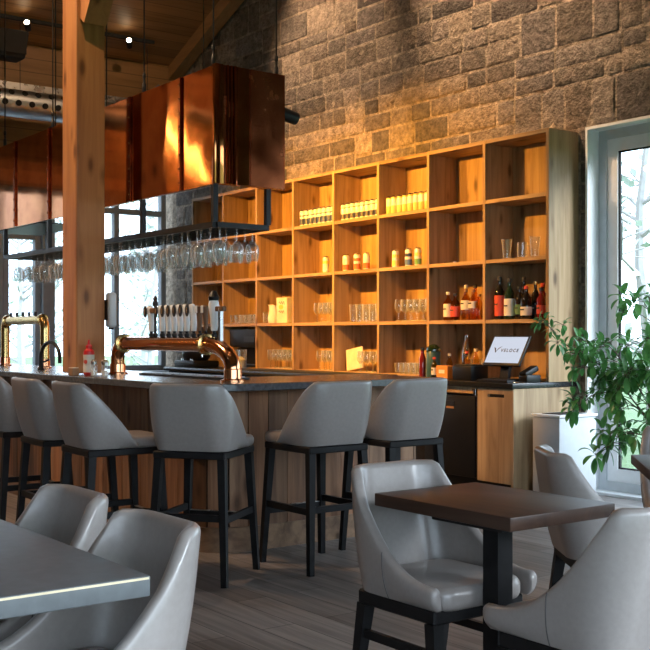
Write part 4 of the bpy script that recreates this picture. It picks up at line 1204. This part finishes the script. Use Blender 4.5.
q = MB(); q.box((.0, -.07, .1215), (.12, .01, .006)); q.build('paper_slot', M['steelb'], t)
t = thing('card_terminal', 'black card terminal on its cradle right of the till', 'card terminal', (-5.92, 6.36, zc))
q = MB(); q.box((0, 0, .03), (.09, .16, .06), .01, 2); q.build('cradle', M['black'], t)
q = MB(); q.box((0, -.01, .085), (.075, .15, .045), .01, 2, M=Matrix.Rotation(R(22), 4, 'X')); q.build('reader', M['black'], t)
t = thing('keyboard', 'small black keyboard with pale keys before the till', 'keyboard', (-6.10, 6.17, zc))
q = MB(); q.box((0, 0, .008), (.34, .10, .016), .003, 1); q.build('case', M['black'], t)
q = MB()
for i in range(13):
    for j in range(4): q.box((-.150+i*.025, -.034+j*.022, .0185), (.019, .017, .005))
q.build('keys', M['steelb'], t)
t = thing('pen', 'silver pen lying at the counter edge by the keyboard', 'pen', (-5.90, 6.20, zc+.0045), R(25))
q = MB(); q.tube([(-.06, 0, 0), (.05, 0, 0), (.07, 0, 0)], [.004, .004, .001], 8); q.build('barrel', M['chrome'], t)

# ------------------------------------------------------------------ the plant
rp = random.Random(21)
PX, PY = -4.42, 6.28
DX = Vector((-.28, 0, 0))
t = thing('umbrella_plant', 'tall green umbrella plant with drooping leaflets before the tall window', 'plant', (PX, PY, 0))
q = MB(); q.lathe([(.13, 0), (.14, .01), (.17, .34), (.18, .35), (.18, .38), (.155, .38), (.15, .33), (.02, .32)], 28); q.build('pot', M['pot'], t)
q = MB(); q.lathe([(.149, .325), (.148, .345), (.05, .36), (.004, .362)], 24); q.build('soil', M['soil'], t)
stems = MB(); leaves = MB()
def leaflet(base, d, ln, w, droop):
    d = d.normalized(); side = d.cross(Vector((0, 0, 1)))
    if side.length < .1: side = Vector((1, 0, 0))
    side.normalize(); n_ = 6; prev = None; p = base.copy(); dd = d.copy(); rows = []
    for i in range(n_+1):
        u = i/n_; ww = w*math.sin(PI*min(1, u*.92+.06))**.8*(1 if u < 1 else .05)
        upv = side.cross(dd).normalized()
        rows.append([leaves.bm.verts.new(p-side*ww+upv*ww*.28), leaves.bm.verts.new(p), leaves.bm.verts.new(p+side*ww+upv*ww*.28)])
        p = p+dd*ln/n_; dd = (dd+Vector((0, 0, -droop/n_))).normalized()
    for a, b in zip(rows[:-1], rows[1:]):
        leaves.bm.faces.new((a[0], a[1], b[1], b[0])); leaves.bm.faces.new((a[1], a[2], b[2], b[1]))
def umbrella(tip, axis, size):
    axis = axis.normalized(); a = axis.orthogonal().normalized(); b = axis.cross(a)
    n_ = rp.randint(6, 8); ph = rp.uniform(0, 6)
    for k in range(n_):
        an = ph+2*PI*k/n_
        d = (a*math.cos(an)+b*math.sin(an))*1.0+axis*.25
        st = tip+d.normalized()*size*.22
        stems.tube([tip, st], .0018, 4, caps=False)
        leaflet(st, d, size*rp.uniform(.8, 1.1), size*.20, rp.uniform(.9, 1.6))
def branch(p0, p1, lean, nleaf, r0, reach=(.12, .26), size=(.085, .13), start=.25):
    p0, p1 = Vector(p0), Vector(p1)+DX; pts = []
    if p0.z > .4: p0 += DX*min(1, (p0.z-.34)/.5)
    for i in range(9):
        u = i/8; pts.append(p0.lerp(p1, u)+Vector(lean)*math.sin(PI*u)+Vector((rp.uniform(-.01, .01), rp.uniform(-.01, .01), 0)))
    stems.tube(pts, [r0*(1-.6*i/8) for i in range(9)], 8)
    for i in range(nleaf):
        u = start+(1-start)*(i+rp.random()*.6)/nleaf; k = min(7, int(u*8)); q0 = pts[k].lerp(pts[k+1], min(1, u*8-k))
        a_ = rp.uniform(0, 2*PI); rr = rp.uniform(*reach)
        e = q0+Vector((math.cos(a_)*rr, math.sin(a_)*rr*.75, rr*rp.uniform(-.1, .55)))
        m_ = q0.lerp(e, .55)+Vector((0, 0, rr*.16))
        stems.tube([q0, m_, e], .0028, 5, caps=False)
        umbrella(e, (e-m_).normalized()+Vector((0, 0, .2)), rp.uniform(*size))
    umbrella(pts[-1], (pts[-1]-pts[-2]).normalized()+Vector((0, 0, .3)), size[1])
# two main stems and side shoots reaching to the counter
branch((.03, 0, .34), (-.02, -.02, 1.52), (-.06, 0, 0), 22, .011)
branch((-.05, .03, .34), (-.34, -.05, 1.20), (-.02, 0, .05), 21, .010)
branch((0, -.05, .34), (-.20, -.14, 1.00), (-.08, 0, .06), 19, .009)
branch((.06, -.02, .34), (.16, -.10, 1.30), (.04, 0, 0), 16, .009)
branch((-.22, -.02, .98), (-.95, -.05, 1.36), (-.05, 0, -.06), 7, .006, (.06, .16), (.07, .10), .45)
branch((-.18, 0, .85), (-.62, -.06, 1.12), (0, 0, -.05), 11, .006, (.08, .18), (.08, .11), .3)
branch((-.12, -.05, .70), (-.55, -.18, .72), (0, 0, .14), 7, .005, (.06, .14), (.08, .11), .4)
branch((-.06, -.08, .50), (-.30, -.25, .42), (0, 0, .12), 9, .005, (.06, .16), (.09, .12), .25)
stems.build('stem', M['bark'], t)
leaves.build('foliage', M['leaf'], t, ang=0)
for p_ in bpy.data.objects:
    if p_.name.startswith('foliage'): p_.data.polygons.foreach_set('use_smooth', [True]*len(p_.data.polygons))
# ------------------------------------------------------------------ lamps
WARM = (1, .42, .05)
SOFT = (1, .64, .37)
# spots clamped to the back of the hood light the cubbies
for i, x in enumerate((-9.6, -8.9, -8.2, -7.5)):
    t = lamp_head('shelf_spot', 'black spot lamp clamped on the hood aiming at the cubby shelf', (x, 4.01, 3.10), (0, .9, -.35), group='shelf spots on the hood')
    q = MB(); q.tube([(0, 0, 0), (0, -.12, 0), (0, -.16, -.06), (0, -.16, -.253)], .008, 8); q.build('arm', M['steelb'], t)
    spot((x, 4.11, 3.06), (x, 6.75, 1.90), P['shelf'], 80, WARM, .6, .03)
t = lamp_head('shelf_spot', 'round black spot lamp peeking out behind the right end of the hood', (-5.80, 4.00, 2.655), (0, .96, -.2))
q = MB(); q.tube([(0, 0, 0), (0, -.147, 0), (0, -.147, .166)], .008, 8); q.build('arm', M['steelb'], t)
# ceiling track by the window wall
t = thing('light_track', 'black lamp track on the sloped ceiling, upper left', 'track', (-11.93, 0, 4.795))
q = MB(); q.bb((-.018, -3.0, -.02), (.018, 6.24, .02)); q.build('track', M['matte'], t, ang=0)
for y in (1.0, 3.0, 5.2, 6.0):
    q = MB(); q.tube([(0, y, .018), (0, y, ceil_z(-11.93)-4.795-.002)], .006, 6); q.build('hanger', M['steelb'], t)
for i, (y, lb) in enumerate(((4.62, 'glowing track lamp above the speaker, left of the timber post'), (5.87, 'glowing track lamp right of the timber post, near the end of its track'))):
    t = lamp_head('track_lamp', lb, (-11.85, y, 4.715), (.8, -.42, .30), .13, .036)
    q = MB(); q.tube([(0, 0, .0), (-.04, 0, .03), (-.07, 0, .062)], .010, 8); q.build('stem', M['black'], t)
# ceiling spots over the room
def ceiling_spot(x, y, target, power, size, lb, col=WARM, blend=.7):
    z = ceil_z(x)-.30
    d = Vector(target)-Vector((x, y, z)); d.normalize()
    t = lamp_head('ceiling_spot', lb, (x, y, z), d, .18, .055)
    q = MB(); q.tube([(0, 0, 0), (0, 0, .297)], .010, 8); q.build('stem', M['black'], t)
    p = Vector((x, y, z))+d*.12
    spot(p, target, power, size, col, blend, .05)
ceiling_spot(-7.4, 4.6, (-6.7, 6.85, 4.35), P['wall'], 50, 'ceiling lamp aiming at the stone wall over the middle cubbies', SOFT)
ceiling_spot(-9.6, 4.6, (-9.2, 6.85, 4.1), P['wall']*.5, 56, 'ceiling lamp aiming at the stone wall near the sloped beam', SOFT)
ceiling_spot(-7.0, 4.2, (-5.6, 6.85, 4.1), P['wall']*.25, 46, 'ceiling lamp aiming at the stone wall over the tall window', SOFT)
ceiling_spot(-8.2, .2, (-7.0, 3.1, 2.6), P['post'], 50, 'ceiling lamp aiming at the timber post and copper hood', SOFT)
ceiling_spot(-5.0, .4, (-3.0, 1.3, .7), P['table'], 60, 'ceiling lamp over the grey table', SOFT)
ceiling_spot(-6.5, 1.5, (-6.36, 6.2, .48), P['cab'], 12, 'ceiling lamp aiming at the wooden cabinet')
ceiling_spot(-9.0, 1.0, (-6.5, 3.1, .5), P['bar'], 70, 'ceiling lamp over the bar stools', SOFT)
ceiling_spot(-8.6, 5.4, (-12.0, 4.6, 4.7), P['ceil'], 90, 'ceiling lamp washing the timber bulkhead', SOFT)
ceiling_spot(-4.6, 1.6, (-6.95, 3.2, 2.5), P['post2'], 44, 'ceiling lamp aiming at the post from the room side', SOFT)
ceiling_spot(-9.6, -1.2, (-12.4, -.6, 3.3), P['lwall'], 90, 'added ceiling lamp washing the left timber wall for the hood reflection', SOFT)  # added to warm the wall that the copper sheets reflect
# unseen light strip added so the copper hood reflects a slanting streak
t = thing('added_light_strip', 'added warm light strip, unseen, that the copper hood reflects as a slanting streak', 'light strip', (-12.20, 0, 0))
q = MB(); q.bar((0, .38, 4.27), (0, .16, 3.93), (.05, .03)); q.bar((0, .16, 3.93), (0, .08, 3.76), (.07, .03)); q.bar((0, .08, 3.76), (0, -.34, 3.2), (.08, .03)); q.build('tube', M['linear'], t)
q = MB(); q.bar((-.04, .42, 4.33), (-.04, -.38, 3.14), (.12, .03)); q.bb((-.295, -.05, 3.64), (-.05, .1, 3.72)); q.build('rail', M['steelb'], t)

# daylight
sl = bpy.data.lights.new('sun_light', 'SUN'); sl.energy = P['sun']; sl.angle = R(24); sl.color = (.86, .93, 1.0)
so = bpy.data.objects.new('sun_light', sl); COL.objects.link(so); so.rotation_euler = Vector((-.78, -.42, -.40)).to_track_quat('-Z', 'Y').to_euler()
w = bpy.data.worlds.new('sky'); SC.world = w; w.use_nodes = True
nt = w.node_tree; nt.nodes.clear()
out = nt.nodes.new('ShaderNodeOutputWorld'); bg = nt.nodes.new('ShaderNodeBackground')
tc = nt.nodes.new('ShaderNodeTexCoord'); sp_ = nt.nodes.new('ShaderNodeSeparateXYZ'); L(nt, tc.outputs['Generated'], sp_.inputs[0])
no = nt.nodes.new('ShaderNodeTexNoise'); no.inputs['Scale'].default_value = 2.5; no.inputs['Detail'].default_value = 6; L(nt, tc.outputs['Generated'], no.inputs['Vector'])
c = ramp(nt, no.outputs['Fac'], [(.35, (.60, .78, 1.0)), (.65, (.82, .92, 1.0))])
L(nt, c, bg.inputs[0]); bg.inputs[1].default_value = P['sky']; L(nt, bg.outputs[0], out.inputs[0])

# ------------------------------------------------------------------ camera
cam = bpy.data.cameras.new('camera'); co = bpy.data.objects.new('camera', cam); COL.objects.link(co)
co.location = (0, 0, 1.25); co.rotation_euler = (PI/2, 0, R(53.525))
cam.sensor_width = 36; cam.sensor_fit = 'HORIZONTAL'; cam.lens = 1097/650*36; cam.shift_y = 10/650; cam.clip_start = .05; cam.clip_end = 300
SC.camera = co
SC.view_settings.view_transform = 'Standard'; SC.view_settings.look = 'None'; SC.view_settings.gamma = 1
SC.view_settings.use_curve_mapping = False; SC.view_settings.exposure = P['exp']
cy = SC.cycles
cy.use_denoising = True; cy.max_bounces = 18; cy.diffuse_bounces = 4; cy.glossy_bounces = 4; cy.transmission_bounces = 14; cy.transparent_max_bounces = 48
cy.sample_clamp_indirect = 6; cy.caustics_reflective = False; cy.caustics_refractive = False
